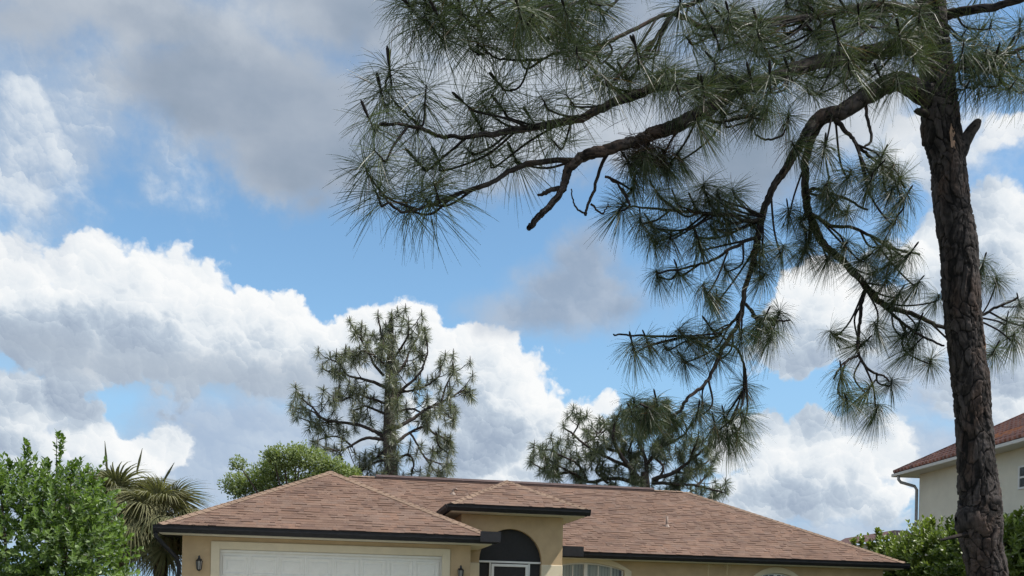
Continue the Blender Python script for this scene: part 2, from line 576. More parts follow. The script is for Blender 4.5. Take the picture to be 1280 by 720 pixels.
def mat_glass(name, tint=(0.9, 0.95, 0.95), mixf=0.35, dark=None):
    m = bpy.data.materials.new(name)
    m.use_nodes = True
    nt = m.node_tree; nt.nodes.clear(); g = G(nt)
    out = g.node('ShaderNodeOutputMaterial')
    tr = g.node('ShaderNodeBsdfTransparent'); tr.inputs[0].default_value = (*tint, 1)
    gl = g.node('ShaderNodeBsdfGlossy'); gl.inputs['Roughness'].default_value = 0.03
    fr = g.node('ShaderNodeFresnel'); fr.inputs[0].default_value = 1.5
    mx = g.node('ShaderNodeMixShader')
    g.put(mx.inputs[0], E_(g, fr.outputs[0]) * 1.6 + 0.02)
    nt.links.new(tr.outputs[0], mx.inputs[1]); nt.links.new(gl.outputs[0], mx.inputs[2])
    nt.links.new(mx.outputs[0], out.inputs[0])
    return m

M = {}
M['stucco'] = mat_plain('stucco', (0.50, 0.37, 0.225), 0.9, 0.12, 2.2, 0.004, 90.0, spec=0.2)
M['stucco_trim'] = mat_plain('stucco_trim', (0.66, 0.58, 0.43), 0.85, 0.06, 4.0, 0.002, 90.0, spec=0.2)
M['door_white'] = mat_plain('door_white', (0.76, 0.75, 0.70), 0.5, 0.05, 5.0)
M['gutter'] = mat_plain('gutter', (0.022, 0.023, 0.027), 0.6, 0.2, 8.0, spec=0.2)
M['soffit'] = mat_plain('soffit', (0.62, 0.58, 0.48), 0.7, 0.06, 6.0)
M['screen'] = mat_plain('screen', (0.036, 0.036, 0.038), 0.85, 0.15, 40.0, spec=0.2)
M['white_metal'] = mat_plain('white_metal', (0.72, 0.72, 0.70), 0.4, 0.05, 6.0)
M['black_metal'] = mat_plain('black_metal', (0.02, 0.02, 0.022), 0.4, 0.1, 8.0)
M['lamp_glass'] = mat_plain('lamp_glass', (0.35, 0.34, 0.32), 0.15, 0.1, 8.0)
M['blind'] = mat_plain('blind', (0.60, 0.60, 0.53), 0.8, 0.08, 8.0)
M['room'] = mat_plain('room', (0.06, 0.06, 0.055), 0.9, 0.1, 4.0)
M['glass'] = mat_glass('glass', (0.80, 0.85, 0.82))
M['grass'] = mat_plain('grass', (0.085, 0.095, 0.045), 0.9, 0.4, 1.3, 0.03, 60.0, spec=0.2)
M['concrete'] = mat_plain('concrete', (0.42, 0.40, 0.36), 0.85, 0.12, 2.0, 0.003, 60.0)
M['pipe'] = mat_plain('pipe', (0.27, 0.20, 0.165), 0.6, 0.1, 8.0)
M['cord'] = mat_plain('cord', (0.62, 0.52, 0.33), 0.8, 0.1, 8.0)
def shingle_mat(i, c):
    m, g, bs = new_mat('shingle_%d' % i)
    tc = g.node('ShaderNodeNewGeometry')
    v = E_(g, tc.outputs['Position'])
    n = g.noise(v, 160.0, 2.0, 0.7)
    n2 = g.noise(v, 0.9, 4.0, 0.6)
    f = g.sstep(n, 0.25, 0.75, 0.70, 1.30, kind='LINEAR') * g.sstep(n2, 0.3, 0.7, 0.80, 1.12, kind='LINEAR')
    g.put(bs.inputs['Base Color'], g.vmath('SCALE', c, scale=f))
    bs.inputs['Roughness'].default_value = 0.92
    bs.inputs['Specular IOR Level'].default_value = 0.2
    b = g.node('ShaderNodeBump'); b.inputs['Distance'].default_value = 0.002
    g.put(b.inputs['Height'], n)
    g.nt.links.new(b.outputs[0], bs.inputs['Normal'])
    return m
SHC = [(0.205, 0.134, 0.105), (0.188, 0.121, 0.096), (0.228, 0.152, 0.120), (0.166, 0.108, 0.088), (0.200, 0.137, 0.112), (0.216, 0.136, 0.104)]
SHC = [(r_ * 0.88, g_ * 0.87, b_ * 0.84) for r_, g_, b_ in SHC]
SH = [shingle_mat(i, c) for i, c in enumerate(SHC)]
M['hip_cap'] = shingle_mat(10, (0.240, 0.168, 0.124))
M['under'] = shingle_mat(11, (0.20, 0.125, 0.10))
M['ridge_vent'] = mat_plain('ridge_vent', (0.085, 0.055, 0.05), 0.8, 0.2, 8.0)

# ================================================================ ground
def ground_z(x, y):
    t = np.clip((y - 7.5) / 9.0, 0, 1)
    return 0.75 * t * t * (3 - 2 * t)

def sheet(name, xs, ys, dz, mat):
    X, Y = np.meshgrid(xs, ys)
    Z = ground_z(X, Y) + dz
    V = np.stack([X, Y, Z], -1).reshape(-1, 3)
    nx = len(xs); ny = len(ys)
    i, j = np.meshgrid(np.arange(nx - 1), np.arange(ny - 1))
    k = (j * nx + i).ravel()
    Q = np.stack([k, k + 1, k + nx + 1, k + nx], -1)
    o = bpy.data.objects.new(name, np_mesh(name, V, Q, mats=[mat], smooth=True))
    link(o); o['kind'] = 'structure'
    return o
ys = np.concatenate([[-600, -100, -30, 0, 5], np.arange(7, 18, 0.5), [20, 30, 60, 120, 300, 1500]])
xs = np.array([-1500, -300, -60, -20, -8, -4, 0, 4, 8, 20, 60, 300, 1500])
lawn = sheet('lawn', xs, ys, 0.0, M['grass'])
tag(lawn, 'short green lawn rising gently towards the tan house', 'lawn')
M['asphalt'] = mat_plain('asphalt', (0.20, 0.195, 0.185), 0.9, 0.15, 1.5, 0.004, 80.0)
bounce_road = sheet('bounce_road', np.array([-300, -60, -8, 8, 60, 300]), np.array([-6.0, -3, 0, 2.5]), 0.010, M['asphalt'])  # unseen pale strip added so the ground throws more light upward
tag(bounce_road, 'worn pale asphalt street, unseen, added in front of the lawn to bounce light', 'bounce_road')
drive = sheet('driveway', np.linspace(-6.9, -1.6, 4), np.concatenate([np.arange(2.6, 7, 2), np.arange(7, 21.1, 0.5)]), 0.006, M['concrete'])
tag(drive, 'pale concrete driveway leading to the garage door', 'driveway')

# ================================================================ house
TH = 0.1938
OX, OY = -7.1168, 21.1448
FLOOR = 0.75
ZE = EYE + 1.745            # eave height (top of the gutter)
OV = 0.426                  # overhang
SL = 0.495                  # roof slope
WG = 6.2645                 # garage width
BM = 4.033                  # set-back of the main wing
HH = 4.854                  # half depth of the main roof
WM = 19.07                  # right end of the house
BE = 1.6                    # set-back of the entry
house = empty('house', (OX, OY, 0), TH)
tag(house, 'single storey tan stucco house with brown shingle hip roof and dark gutters', 'house')

roof = MB()                                   # roof decking; the shingles lie on it
def hip(m, a0, a1, b0, h, z0, b1=None, back=True):
    pass
rows = {}
def slope_frame(p0, ex, ey):
    """p0 = left end of the eave, ex along the eave, ey horizontal inwards"""
    p0, ex, ey = Vector(p0), Vector(ex), Vector(ey)
    up = (ey + Vector((0, 0, SL))).normalized()
    nrm = ex.cross(up).normalized()
    return p0, ex, up, nrm
KS = math.sqrt(1 + SL * SL)
EXPO = 0.150
unit_meshes = {}
def unit_shingle(mi, thick):
    """wedge 1 m wide along x, exposed length along y, thick at its lower edge; shared by all alike shingles"""
    key = (mi, thick)
    if key not in unit_meshes:
        t = thick; L = EXPO + 0.02
        v = [(0, 0, 0), (1, 0, 0), (1, L, 0.0), (0, L, 0.0), (0, 0, t), (1, 0, t), (1, L, 0.004), (0, L, 0.004)]
        f = [(4, 5, 6, 7), (0, 1, 5, 4), (1, 2, 6, 5), (3, 0, 4, 7), (2, 3, 7, 6), (3, 2, 1, 0)]
        me = bpy.data.meshes.new('shingle')
        me.from_pydata(v, [], f)
        me.materials.append(SH[mi])
        unit_meshes[key] = me
    return unit_meshes[key]

n_single = [0]
bulk = Arr()
roof_part = None
def shingle_slope(p0, ex, ey, width, depth, left_k, right_k, single_rows=0):
    """cover a slope; left_k/right_k = how far the side edges move inwards per metre of plan depth"""
    p0, ex, up, nrm = slope_frame(p0, ex, ey)
    nrow = int(depth * KS / EXPO)
    for j in range(nrow):
        s0 = j * EXPO
        dpl = (s0 + EXPO * 0.5) / KS
        xl, xr = left_k * dpl, width - right_k * dpl
        if xr - xl < 0.05: continue
        x = xl - random.random() * 0.2
        while x < xr:
            wd = random.choice((0.07, 0.10, 0.13, 0.16, 0.20, 0.26, 0.32))
            x0, x1 = max(x, xl), min(x + wd, xr)
            x += wd
            if x1 - x0 < 0.02: continue
            mi = random.choices(range(6), (5, 4, 3, 3, 4, 3))[0]
            th = random.choice((0.008, 0.008, 0.019))
            org = p0 + ex * x0 + up * s0 + nrm * 0.004
            if j < single_rows and n_single[0] < 300:
                o = bpy.data.objects.new('shingle', unit_shingle(mi, th))
                o.matrix_local = Matrix(((ex.x * (x1 - x0), up.x, nrm.x, org.x), (ex.y * (x1 - x0), up.y, nrm.y, org.y), (ex.z * (x1 - x0), up.z, nrm.z, org.z), (0, 0, 0, 1)))
                link(o, roof_part)
                n_single[0] += 1
            else:
                L = EXPO + 0.02
                A = org; B = org + ex * (x1 - x0)
                V = [A, B, B + up * L, A + up * L, A + nrm * th, B + nrm * th, B + up * L + nrm * 0.004, A + up * L + nrm * 0.004]
                bulk.add([tuple(p) for p in V], [(4, 5, 6, 7), (0, 1, 5, 4), (1, 2, 6, 5), (3, 0, 4, 7)], m=mi)

X, Y_ = Vector((1, 0, 0)), Vector((0, 1, 0))
def deck(p0, ex, ey, width, depth, lk, rk):
    p0, ex, ey = Vector(p0), Vector(ex), Vector(ey)
    top = p0 + ey * depth + Vector((0, 0, SL * depth))
    a, b = top + ex * (lk * depth), top + ex * (width - rk * depth)
    pts = [p0, p0 + ex * width, b] + ([a] if (b - a).length > 0.01 else [])
    roof.poly(pts)
GH = WG / 2 + OV                               # half width of the garage roof
gl, gr, gf = -OV, WG + OV, -OV
ML = -0.6                                       # left end of the main block (its roof shows only behind the garage hip)
ml, mr, mf = ML - OV, WM + OV, BM - OV
EC, EHW = 7.60, 1.66                            # entry roof centre and half width
ZEE = EYE + 2.62                                # entry eave height
ef = BE - OV - 0.03
g_ridge_end = mf + GH                           # where the garage ridge dies into the main slope
e_ridge_end = mf + (ZEE - ZE) / SL + EHW
slopes = [
    ((gl, gf, ZE), X, Y_, 2 * GH, GH, 1, 1, 40),                                                   # garage front
    ((ml, mf, ZE), X, Y_, mr - ml, HH, 1, 1, 0),                                                   # main front
    ((EC - EHW, ef, ZEE), X, Y_, 2 * EHW, EHW, 1, 1, 0),                                            # entry front
    ((gr, gf, ZE), Y_, -X, g_ridge_end - gf, GH, 1, 0, 0),                                          # garage right
    ((gl, g_ridge_end, ZE), -Y_, X, g_ridge_end - gf, GH, 0, 1, 0),                                 # garage left
    ((EC + EHW, ef, ZEE), Y_, -X, e_ridge_end - ef, EHW, 1, 0, 0),                                  # entry right
    ((EC - EHW, e_ridge_end, ZEE), -Y_, X, e_ridge_end - ef, EHW, 0, 1, 0),                         # entry left
    ((mr, mf, ZE), Y_, -X, 2 * HH, HH, 1, 1, 0),                                                    # main right hip
    ((ml, mf + 2 * HH, ZE), -Y_, X, 2 * HH, HH, 1, 1, 0),                                           # main left hip
    ((mr, mf + 2 * HH, ZE), -X, -Y_, mr - ml, HH, 1, 1, 0),                                         # main back
]
for s in slopes: deck(s[0], s[1], s[2], s[3], s[4], s[5], s[6])
roof_part = roof.build('roof', M['under'], house)
for s in slopes[:8]: shingle_slope(*s)
bulk.build('shingle_courses', SH, roof_part, kind='stuff')

# hip and ridge caps, one piece after another
def caps(p, q, name='hip_cap', w=0.15, step=0.19, z=0.022, mat=None):
    p, q = Vector(p), Vector(q)
    d = (q - p); L = d.length; d.normalize()
    side = d.cross(Vector((0, 0, 1))).normalized()
    upv = side.cross(d).normalized()
    me = None
    n = int(L / step)
    mb = MB()
    drop = 0.055
    A0, A1, A2 = -side * w + upv * (z - drop), upv * z, side * w + upv * (z - drop)
    D = d * (step + 0.05); lift = upv * 0.012
    mb.poly([A0 + lift, A1 + lift, A1 + D, A0 + D]); mb.poly([A1 + lift, A2 + lift, A2 + D, A1 + D])
    mb.poly([A0 + lift, A0 - upv * 0.03, A1 - upv * 0.03, A1 + lift]); mb.poly([A1 + lift, A1 - upv * 0.03, A2 - upv * 0.03, A2 + lift])
    first = mb.build(name, mat or M['hip_cap'], roof_part, fix=False)
    first.location = p
    for k in range(1, n):
        o = first.copy(); link(o, roof_part); o.location = p + d * (step * k)
apexG = (WG / 2, gf + GH, ZE + SL * GH)
caps((gl, gf, ZE), apexG); caps((gr, gf, ZE), apexG)
zr = ZE + SL * HH
mrA, mrB = (ml + HH, mf + HH, zr), (mr - HH, mf + HH, zr)
caps((mr, mf, ZE), mrB)
apexE = (EC, ef + EHW, ZEE + SL * EHW)
caps((EC - EHW, ef, ZEE), apexE, w=0.12); caps((EC + EHW, ef, ZEE), apexE, w=0.12)
caps(apexG, (WG / 2, g_ridge_end, ZE + SL * GH)); caps(apexE, (EC, e_ridge_end, ZEE + SL * EHW), w=0.12)
caps(mrA, mrB)
# raised ridge vent along most of the ridge
rv = MB()
ra, rb = 4.55, mr - HH - 1.15
rv.prism([(ra, mf + HH - 0.16, zr - 0.055), (ra, mf + HH - 0.16, zr + 0.005), (ra, mf + HH, zr + 0.085), (ra, mf + HH + 0.16, zr + 0.005), (ra, mf + HH + 0.16, zr - 0.055)], (rb - ra, 0, 0))
rv_o = rv.build('ridge_vent', M['ridge_vent'], roof_part)
rc = MB()
rc.strip([(ra - 0.01, mf + HH - 0.17, zr + 0.008), (rb + 0.01, mf + HH - 0.17, zr + 0.008)], [(ra - 0.01, mf + HH, zr + 0.094), (rb + 0.01, mf + HH, zr + 0.094)])
rc.strip([(ra - 0.01, mf + HH, zr + 0.094), (rb + 0.01, mf + HH, zr + 0.094)], [(ra - 0.01, mf + HH + 0.17, zr + 0.008), (rb + 0.01, mf + HH + 0.17, zr + 0.008)])
rc.build('vent_cap', M['ridge_vent'], roof_part)
# plumbing vents
def roof_z(b): return ZE + SL * (b - mf)
def vent_pipe(a, b, h, bent=False):
    z = roof_z(b)
    mb = MB()
    if bent:
        mb.tube([(a, b, z - 0.05), (a, b, z + h), (a + 0.03, b - 0.01, z + h + 0.06), (a + 0.09, b - 0.02, z + h + 0.07), (a + 0.12, b - 0.03, z + h + 0.02)], 0.035, 10)
    else:
        mb.tube([(a, b, z - 0.05), (a, b, z + h)], 0.035, 10)
    o = mb.build('vent_pipe', M['pipe'], roof_part, smooth=True)
    fl = MB(); fl.tube([(a, b, z - 0.02), (a, b, z + 0.07)], [0.10, 0.045], 10); fl.build('flashing', M['pipe'], roof_part)
vent_pipe(12.95, 5.55, 0.30)
vent_pipe(6.80, 7.35, 0.10, True)

# gutters, fascia, soffits
def gutter_run(name, p, q, outward, mat='gutter'):
    """K-style gutter from p to q (top outer edge line of the roof), profile pushed outward"""
    p, q, o = Vector(p), Vector(q), Vector(outward)
    prof = [(-0.02, 0.0), (-0.02, -0.150), (0.055, -0.150), (0.085, -0.11), (0.115, -0.075), (0.125, -0.01), (0.135, 0.0), (0.105, 0.0), (0.10, -0.03), (0.0, -0.03)]
    pts = [p + o * u + Vector((0, 0, w)) for u, w in prof]
    mb = MB(); mb.prism(pts, q - p)
    return mb.build(name, M['gutter'], house)
def soffit(a0, a1, b0, b1, z, m='soffit'):
    mb = MB(); mb.box(a0, a1, b0, b1, z, z + 0.02)
    return mb.build('soffit', M[m], house)
GZ = ZE - 0.015
gutter_run('gutter', (gl - 0.10, gf, GZ), (gr + 0.02, gf, GZ), (0, -1, 0))
gutter_run('gutter', (gl, gf + 0.02, GZ), (gl, mf + 2 * HH, GZ), (-1, 0, 0))
gutter_run('gutter', (9.27, mf, GZ), (mr + 0.10, mf, GZ), (0, -1, 0))
gutter_run('gutter', (mr, mf + 0.02, GZ), (mr, mf + 2 * HH, GZ), (1, 0, 0))
GE = ZEE - 0.015
gutter_run('gutter', (EC - EHW - 0.10, ef, GE), (EC + EHW + 0.10, ef, GE), (0, -1, 0))
gutter_run('gutter', (EC - EHW, ef + 0.02, GE), (EC - EHW, mf + 1.6, GE), (-1, 0, 0))
gutter_run('gutter', (EC + EHW, ef + 0.02, GE), (EC + EHW, mf + 1.6, GE), (1, 0, 0))
gutter_run('gutter', (gr, gf + 0.02, GZ), (gr, mf, GZ), (1, 0, 0))
zs = ZE - 0.185; zse = ZEE - 0.185
soffit(gl + 0.01, gr - 0.01, gf + 0.012, 0.0, zs)
soffit(gl + 0.01, 0.0, 0.0, mf + 2 * HH, zs, 'gutter')  # left side soffit: its shade is put in as the dark gutter colour
soffit(WG, gr - 0.01, 0.0, BM, zs)
soffit(8.8, mr - 0.01, mf + 0.012, BM, zs)
soffit(WM, mr - 0.01, BM, mf + 2 * HH, zs)
soffit(EC - EHW + 0.01, EC + EHW - 0.01, ef + 0.012, BE, zse)
soffit(EC - EHW + 0.01, EC - 1.21, BE, BM + 1.2, zse)
soffit(EC + 1.21, EC + EHW - 0.01, BE, BM + 1.2, zse)
# taller splash guards where the valleys pour into the gutters
sg = MB(); sg.box(gr - 0.30, gr + 0.16, gf - 0.142, gf - 0.115, GZ - 0.12, GZ + 0.115); sg.box(gr + 0.135, gr + 0.162, gf - 0.115, gf + 0.35, GZ - 0.12, GZ + 0.115)
sg.build('splash_guard', M['gutter'], house)
sg = MB(); sg.box(9.15, 9.86, mf - 0.142, mf - 0.115, GZ - 0.12, GZ + 0.15)
sg.build('splash_guard', M['gutter'], house)

# walls
def arch_line(c, hw, zs_, rise, n=24):
    return [(c + hw * math.cos(t), zs_ + rise * math.sin(t)) for t in np.linspace(math.pi, 0, n + 1)]
def seg_arch(c, hw, zs_, rise, n=16):
    """flat segmental arch"""
    Rr = (hw * hw + rise * rise) / (2 * rise)
    t = math.asin(hw / Rr)
    return [(c + Rr * math.sin(k), zs_ + rise - Rr + Rr * math.cos(k)) for k in np.linspace(-t, t, n + 1)]
def wall_arched(mb, a0, a1, z0, z1, b, openings, depth=0.2):
    """front face at b with arched openings [(line, bottom)], lines ordered left to right; thickness behind"""
    x = a0
    for line, zb in openings:
        l, r = line[0][0], line[-1][0]
        if l > x: mb.box(x, l, b, b + depth, z0, z1)
        for (p, q) in zip(line[:-1], line[1:]):
            mb.prism([(p[0], b, p[1]), (q[0], b, q[1]), (q[0], b, z1), (p[0], b, z1)], (0, depth, 0))
        if zb > z0: mb.box(l, r, b, b + depth, z0, zb)
        x = r
    if a1 > x: mb.box(x, a1, b, b + depth, z0, z1)
wt = ZE - 0.19
w = MB()
# garage front round the door opening
dL, dR, dT = 0.16 + 0.598, 0.598 + 5.2 - 0.16, EYE + 1.455 - 0.145
w.box(0, dL, 0, 0.2, FLOOR, wt); w.box(dR, WG, 0, 0.2, FLOOR, wt); w.box(dL, dR, 0, 0.2, dT, wt)
w.box(0, 0.2, 0.2, mf + 2 * HH - 0.5, FLOOR, wt)
w.box(WG - 0.2, WG, 0.2, BM, FLOOR, wt)
w.build('wall', M['stucco'], house)
w = MB()
aL, aR, zSp = 6.72, 8.283, EYE + 1.31
e_arch = arch_line((aL + aR) / 2, (aR - aL) / 2, zSp, EYE + 2.113 - zSp)
wall_arched(w, WG + 0.002, 8.808, FLOOR, ZEE - 0.19, BE, [(e_arch, FLOOR)])
w.box(8.608, 8.808, BE + 0.2, BM, FLOOR, ZEE - 0.19)
w.box(WG + 0.002, WG + 0.2, BE + 0.2, BM + 1.0, wt, ZEE - 0.19)
w.build('wall', M['stucco'], house)
w1c, w2c = 10.10, 15.72
w1_in = seg_arch(w1c, 1.10, EYE + 1.295, 0.20); w2_in = seg_arch(w2c, 0.58, EYE + 1.24, 0.13)
w = MB()
wall_arched(w, 8.81, WM, FLOOR, wt, BM, [(w1_in, FLOOR + 0.6), (w2_in, FLOOR + 0.9)])
w.box(WM - 0.2, WM, BM + 0.2, mf + 2 * HH - 0.5, FLOOR, wt)
w.box(0.2, WM - 0.2, mf + 2 * HH - 0.7, mf + 2 * HH - 0.5, FLOOR, wt)
w.build('wall', M['stucco'], house)
# paler lower piers beside the entry
for a0, a1 in ((8.275, 8.815), (WG + 0.16, aL + 0.008)):
    p = MB(); p.box(a0, a1, BE - 0.02, BE + 0.215, FLOOR, EYE + 1.255)
    p.build('pier_panel', M['stucco_trim'], house, bevel=0.01)
# entry screen wall: dark mesh, white frame and door
sc = MB()
for (p, q) in zip(e_arch[:-1], e_arch[1:]):
    sc.poly([(p[0], BE + 0.14, zSp), (q[0], BE + 0.14, zSp), (q[0], BE + 0.14, q[1]), (p[0], BE + 0.14, p[1])])
sc.poly([(aL, BE + 0.14, FLOOR), (aR, BE + 0.14, FLOOR), (aR, BE + 0.14, zSp), (aL, BE + 0.14, zSp)])
sc_o = sc.build('entry_screen', M['screen'], house)
def bar(a0, a1, z0, z1, b0=BE + 0.08, b1=BE + 0.132):
    k = MB(); k.box(a0, a1, b0, b1, z0, z1); return k.build('screen_frame', M['white_metal'], house, bevel=0.004)
bar(aL, aR, zSp - 0.035, zSp + 0.012)
dl, dr = 7.02, 7.98
bar(dl - 0.03, dl + 0.012, FLOOR, zSp - 0.04); bar(dr - 0.012, dr + 0.03, FLOOR, zSp - 0.04)
sd = empty('screen_door', (0, 0, 0), 0, house)
k = MB(); k.box(dl + 0.02, dl + 0.085, BE + 0.06, BE + 0.10, FLOOR + 0.03, zSp - 0.06); k.build('stile', M['white_metal'], sd, bevel=0.004)
k = MB(); k.box(dr - 0.085, dr - 0.02, BE + 0.06, BE + 0.10, FLOOR + 0.03, zSp - 0.06); k.build('stile', M['white_metal'], sd, bevel=0.004)
k = MB(); k.box(dl + 0.085, dr - 0.085, BE + 0.06, BE + 0.10, zSp - 0.125, zSp - 0.06); k.build('rail', M['white_metal'], sd, bevel=0.004)
k = MB(); k.box(dl + 0.085, dr - 0.085, BE + 0.06, BE + 0.10, FLOOR + 0.03, FLOOR + 0.25); k.build('rail', M['white_metal'], sd, bevel=0.004)
k = MB(); k.box(dl + 0.08, dr - 0.08, BE + 0.083, BE + 0.087, FLOOR + 0.25, zSp - 0.12); k.build('mesh_panel', M['screen'], sd)
# house door standing dimly behind the screen belongs to the dark porch: back wall
k = MB(); k.box(aL - 0.4, aR + 0.4, BE + 1.8, BE + 1.9, FLOOR, ZEE - 0.2); k.build('porch_wall', M['stucco'], house)

# garage door
trim = MB()
to, ti, tt = 0.598, dL + 0.02, EYE + 1.455
trim.box(to, ti, -0.03, 0.02, FLOOR, tt); trim.box(dR - 0.02, 0.598 + 5.2, -0.03, 0.02, FLOOR, tt); trim.box(ti, dR - 0.02, -0.03, 0.02, dT - 0.02, tt)
trim.build('door_trim', M['stucco_trim'], house, bevel=0.006)
gd = empty('garage_door', (0, 0, 0), 0, house)
sl = MB(); sl.box(dL, dR, 0.09, 0.13, FLOOR, dT)
sl.build('door_leaf', M['door_white'], gd)
jam = MB(); jam.box(dL + 0.021, dR - 0.021, 0.03, 0.085, dT - 0.075, dT - 0.022); jam.build('door_stop', M['door_white'], gd, bevel=0.004)
nc, nr = 8, 4
cw = (dR - dL - 0.10) / nc
rh = 0.52
pm = None
for r in range(nr):
    for c in range(nc):
        a = dL + 0.05 + c * cw + cw / 2; z = dT - 0.10 - rh * r - rh / 2
        if z - rh / 2 < FLOOR - 0.2: continue
        if pm is None:
            k = MB(); W2, H2 = cw / 2 - 0.035, rh / 2 - 0.06
            ring = lambda u, y: [(-W2 + u, y, -H2 + u), (W2 - u, y, -H2 + u), (W2 - u, y, H2 - u), (-W2 + u, y, H2 - u)]
            Rn = [ring(-0.02, 0.0), ring(0.0, -0.014), ring(0.03, -0.014), ring(0.045, -0.002), ring(0.075, -0.002), ring(0.10, -0.013)]
            for A, B in zip(Rn[:-1], Rn[1:]):
                for i in range(4):
                    k.poly([A[i], A[(i + 1) % 4], B[(i + 1) % 4], B[i]])
            k.poly(Rn[-1])
            pm = k.build('panel', M['door_white'], gd)
            pm.location = (a, 0.0895, z)
        else:
            o = pm.copy(); link(o, gd); o.location = (a, 0.0895, z)
    if r:
        pass
for r in range(1, nr):
    k = MB(); k.box(dL, dR, 0.084, 0.0905, dT - 0.10 - rh * r - 0.006, dT - 0.10 - rh * r + 0.006); k.build('section_joint', M['stucco_trim'], gd)

# arched windows
def arched_window(c, inner, hw, zs_, rise, tw, sill, slats):
    wn = empty('window', (0, 0, 0), 0, house)
    outer = seg_arch(c, hw + tw, zs_ - 0.02, rise + tw + 0.01)
    t = MB()
    b0, b1 = BM - 0.03, BM + 0.02
    innr = seg_arch(c, hw - 0.01, zs_, rise - 0.01)
    for i in range(16):
        t.prism([(innr[i][0], b0, innr[i][1]), (innr[i + 1][0], b0, innr[i + 1][1]), (outer[i + 1][0], b0, outer[i + 1][1]), (outer[i][0], b0, outer[i][1])], (0, b1 - b0, 0))
    for s in (-1, 1):
        i = 0 if s < 0 else -1
        xa, xb = sorted((innr[i][0], outer[i][0]))
        pts = [(xa, b0, sill), (xb, b0, sill), (outer[i][0], b0, outer[i][1]), (innr[i][0], b0, innr[i][1])]
        if s > 0: pts = [(xa, b0, sill), (xb, b0, sill), (outer[i][0], b0, outer[i][1]), (innr[i][0], b0, innr[i][1])]
        else: pts = [(xa, b0, sill), (xb, b0, sill), (innr[i][0], b0, innr[i][1]), (outer[i][0], b0, outer[i][1])]
        t.prism(pts, (0, b1 - b0, 0))
    t.build('trim', M['stucco_trim'], wn)
    fr = MB()
    f1 = seg_arch(c, hw - 0.012, zs_, rise - 0.012); f2 = seg_arch(c, hw - 0.06, zs_, rise - 0.055)
    for i in range(16):
        fr.prism([(f2[i][0], BM + 0.07, f2[i][1]), (f2[i + 1][0], BM + 0.07, f2[i + 1][1]), (f1[i + 1][0], BM + 0.07, f1[i + 1][1]), (f1[i][0], BM + 0.07, f1[i][1])], (0, 0.05, 0))
    for s in (-1, 1):
        xa, xb = sorted((c + s * (hw - 0.012), c + s * (hw - 0.06)))
        fr.box(xa, xb, BM + 0.07, BM + 0.12, sill, zs_)
    fr.build('frame', M['white_metal'], wn)
    mu = MB(); mu.box(c - 0.05, c + 0.05, BM + 0.065, BM + 0.125, sill, zs_ + rise - 0.03); mu.build('mullion', M['white_metal'], wn)
    for s in (-1, 1):
        for q in (1, 2):
            x = c + s * hw * q / 3.0
            k = MB(); k.box(x - 0.014, x + 0.014, BM + 0.075, BM + 0.11, sill, zs_ + rise * 0.55); k.build('glazing_bar', M['white_metal'], wn)
        xs_ = [p for p in f2 if (p[0] - c) * s >= -1e-6]
        k = MB()
        k.poly([(xs_[0][0], BM + 0.095, sill)] + [(p[0], BM + 0.095, p[1]) for p in xs_] + [(xs_[-1][0], BM + 0.095, sill)])
        k.build('pane', M['glass'], wn)
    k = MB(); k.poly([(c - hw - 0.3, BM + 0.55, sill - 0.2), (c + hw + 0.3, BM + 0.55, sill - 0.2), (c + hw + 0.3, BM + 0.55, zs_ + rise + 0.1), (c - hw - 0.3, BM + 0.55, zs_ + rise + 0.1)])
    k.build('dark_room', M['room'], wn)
    if slats:
        me = None
        n = int(2 * hw / 0.085)
        for i in range(n):
            x = c - hw + 0.04 + i * 0.085
            if me is None:
                k = MB(); k.box(-0.042, 0.042, -0.002, 0.002, sill, zs_ + rise + 0.03); o = k.build('blind_slat', M['blind'], wn); me = o
            else:
                o = me.copy(); link(o, wn)
            o.location = (x, BM + 0.24, 0); o.rotation_euler = (0, 0, R(random.uniform(4, 24)))
    return wn
arched_window(w1c, w1_in, 1.10, EYE + 1.295, 0.20, 0.185, FLOOR + 0.6, True)
arched_window(w2c, w2_in, 0.58, EYE + 1.24, 0.13, 0.165, FLOOR + 0.9, False)

# downspout at the left front corner
ds = MB()
ds.tube([(gl - 0.05, gf - 0.04, GZ - 0.16), (gl - 0.05, gf - 0.02, GZ - 0.24), (-0.10, -0.06, GZ - 0.66), (-0.06, 0.0, GZ - 0.80), (-0.06, 0.0, FLOOR + 0.1)], 0.045, 8)
ds.build('downspout', M['gutter'], house)

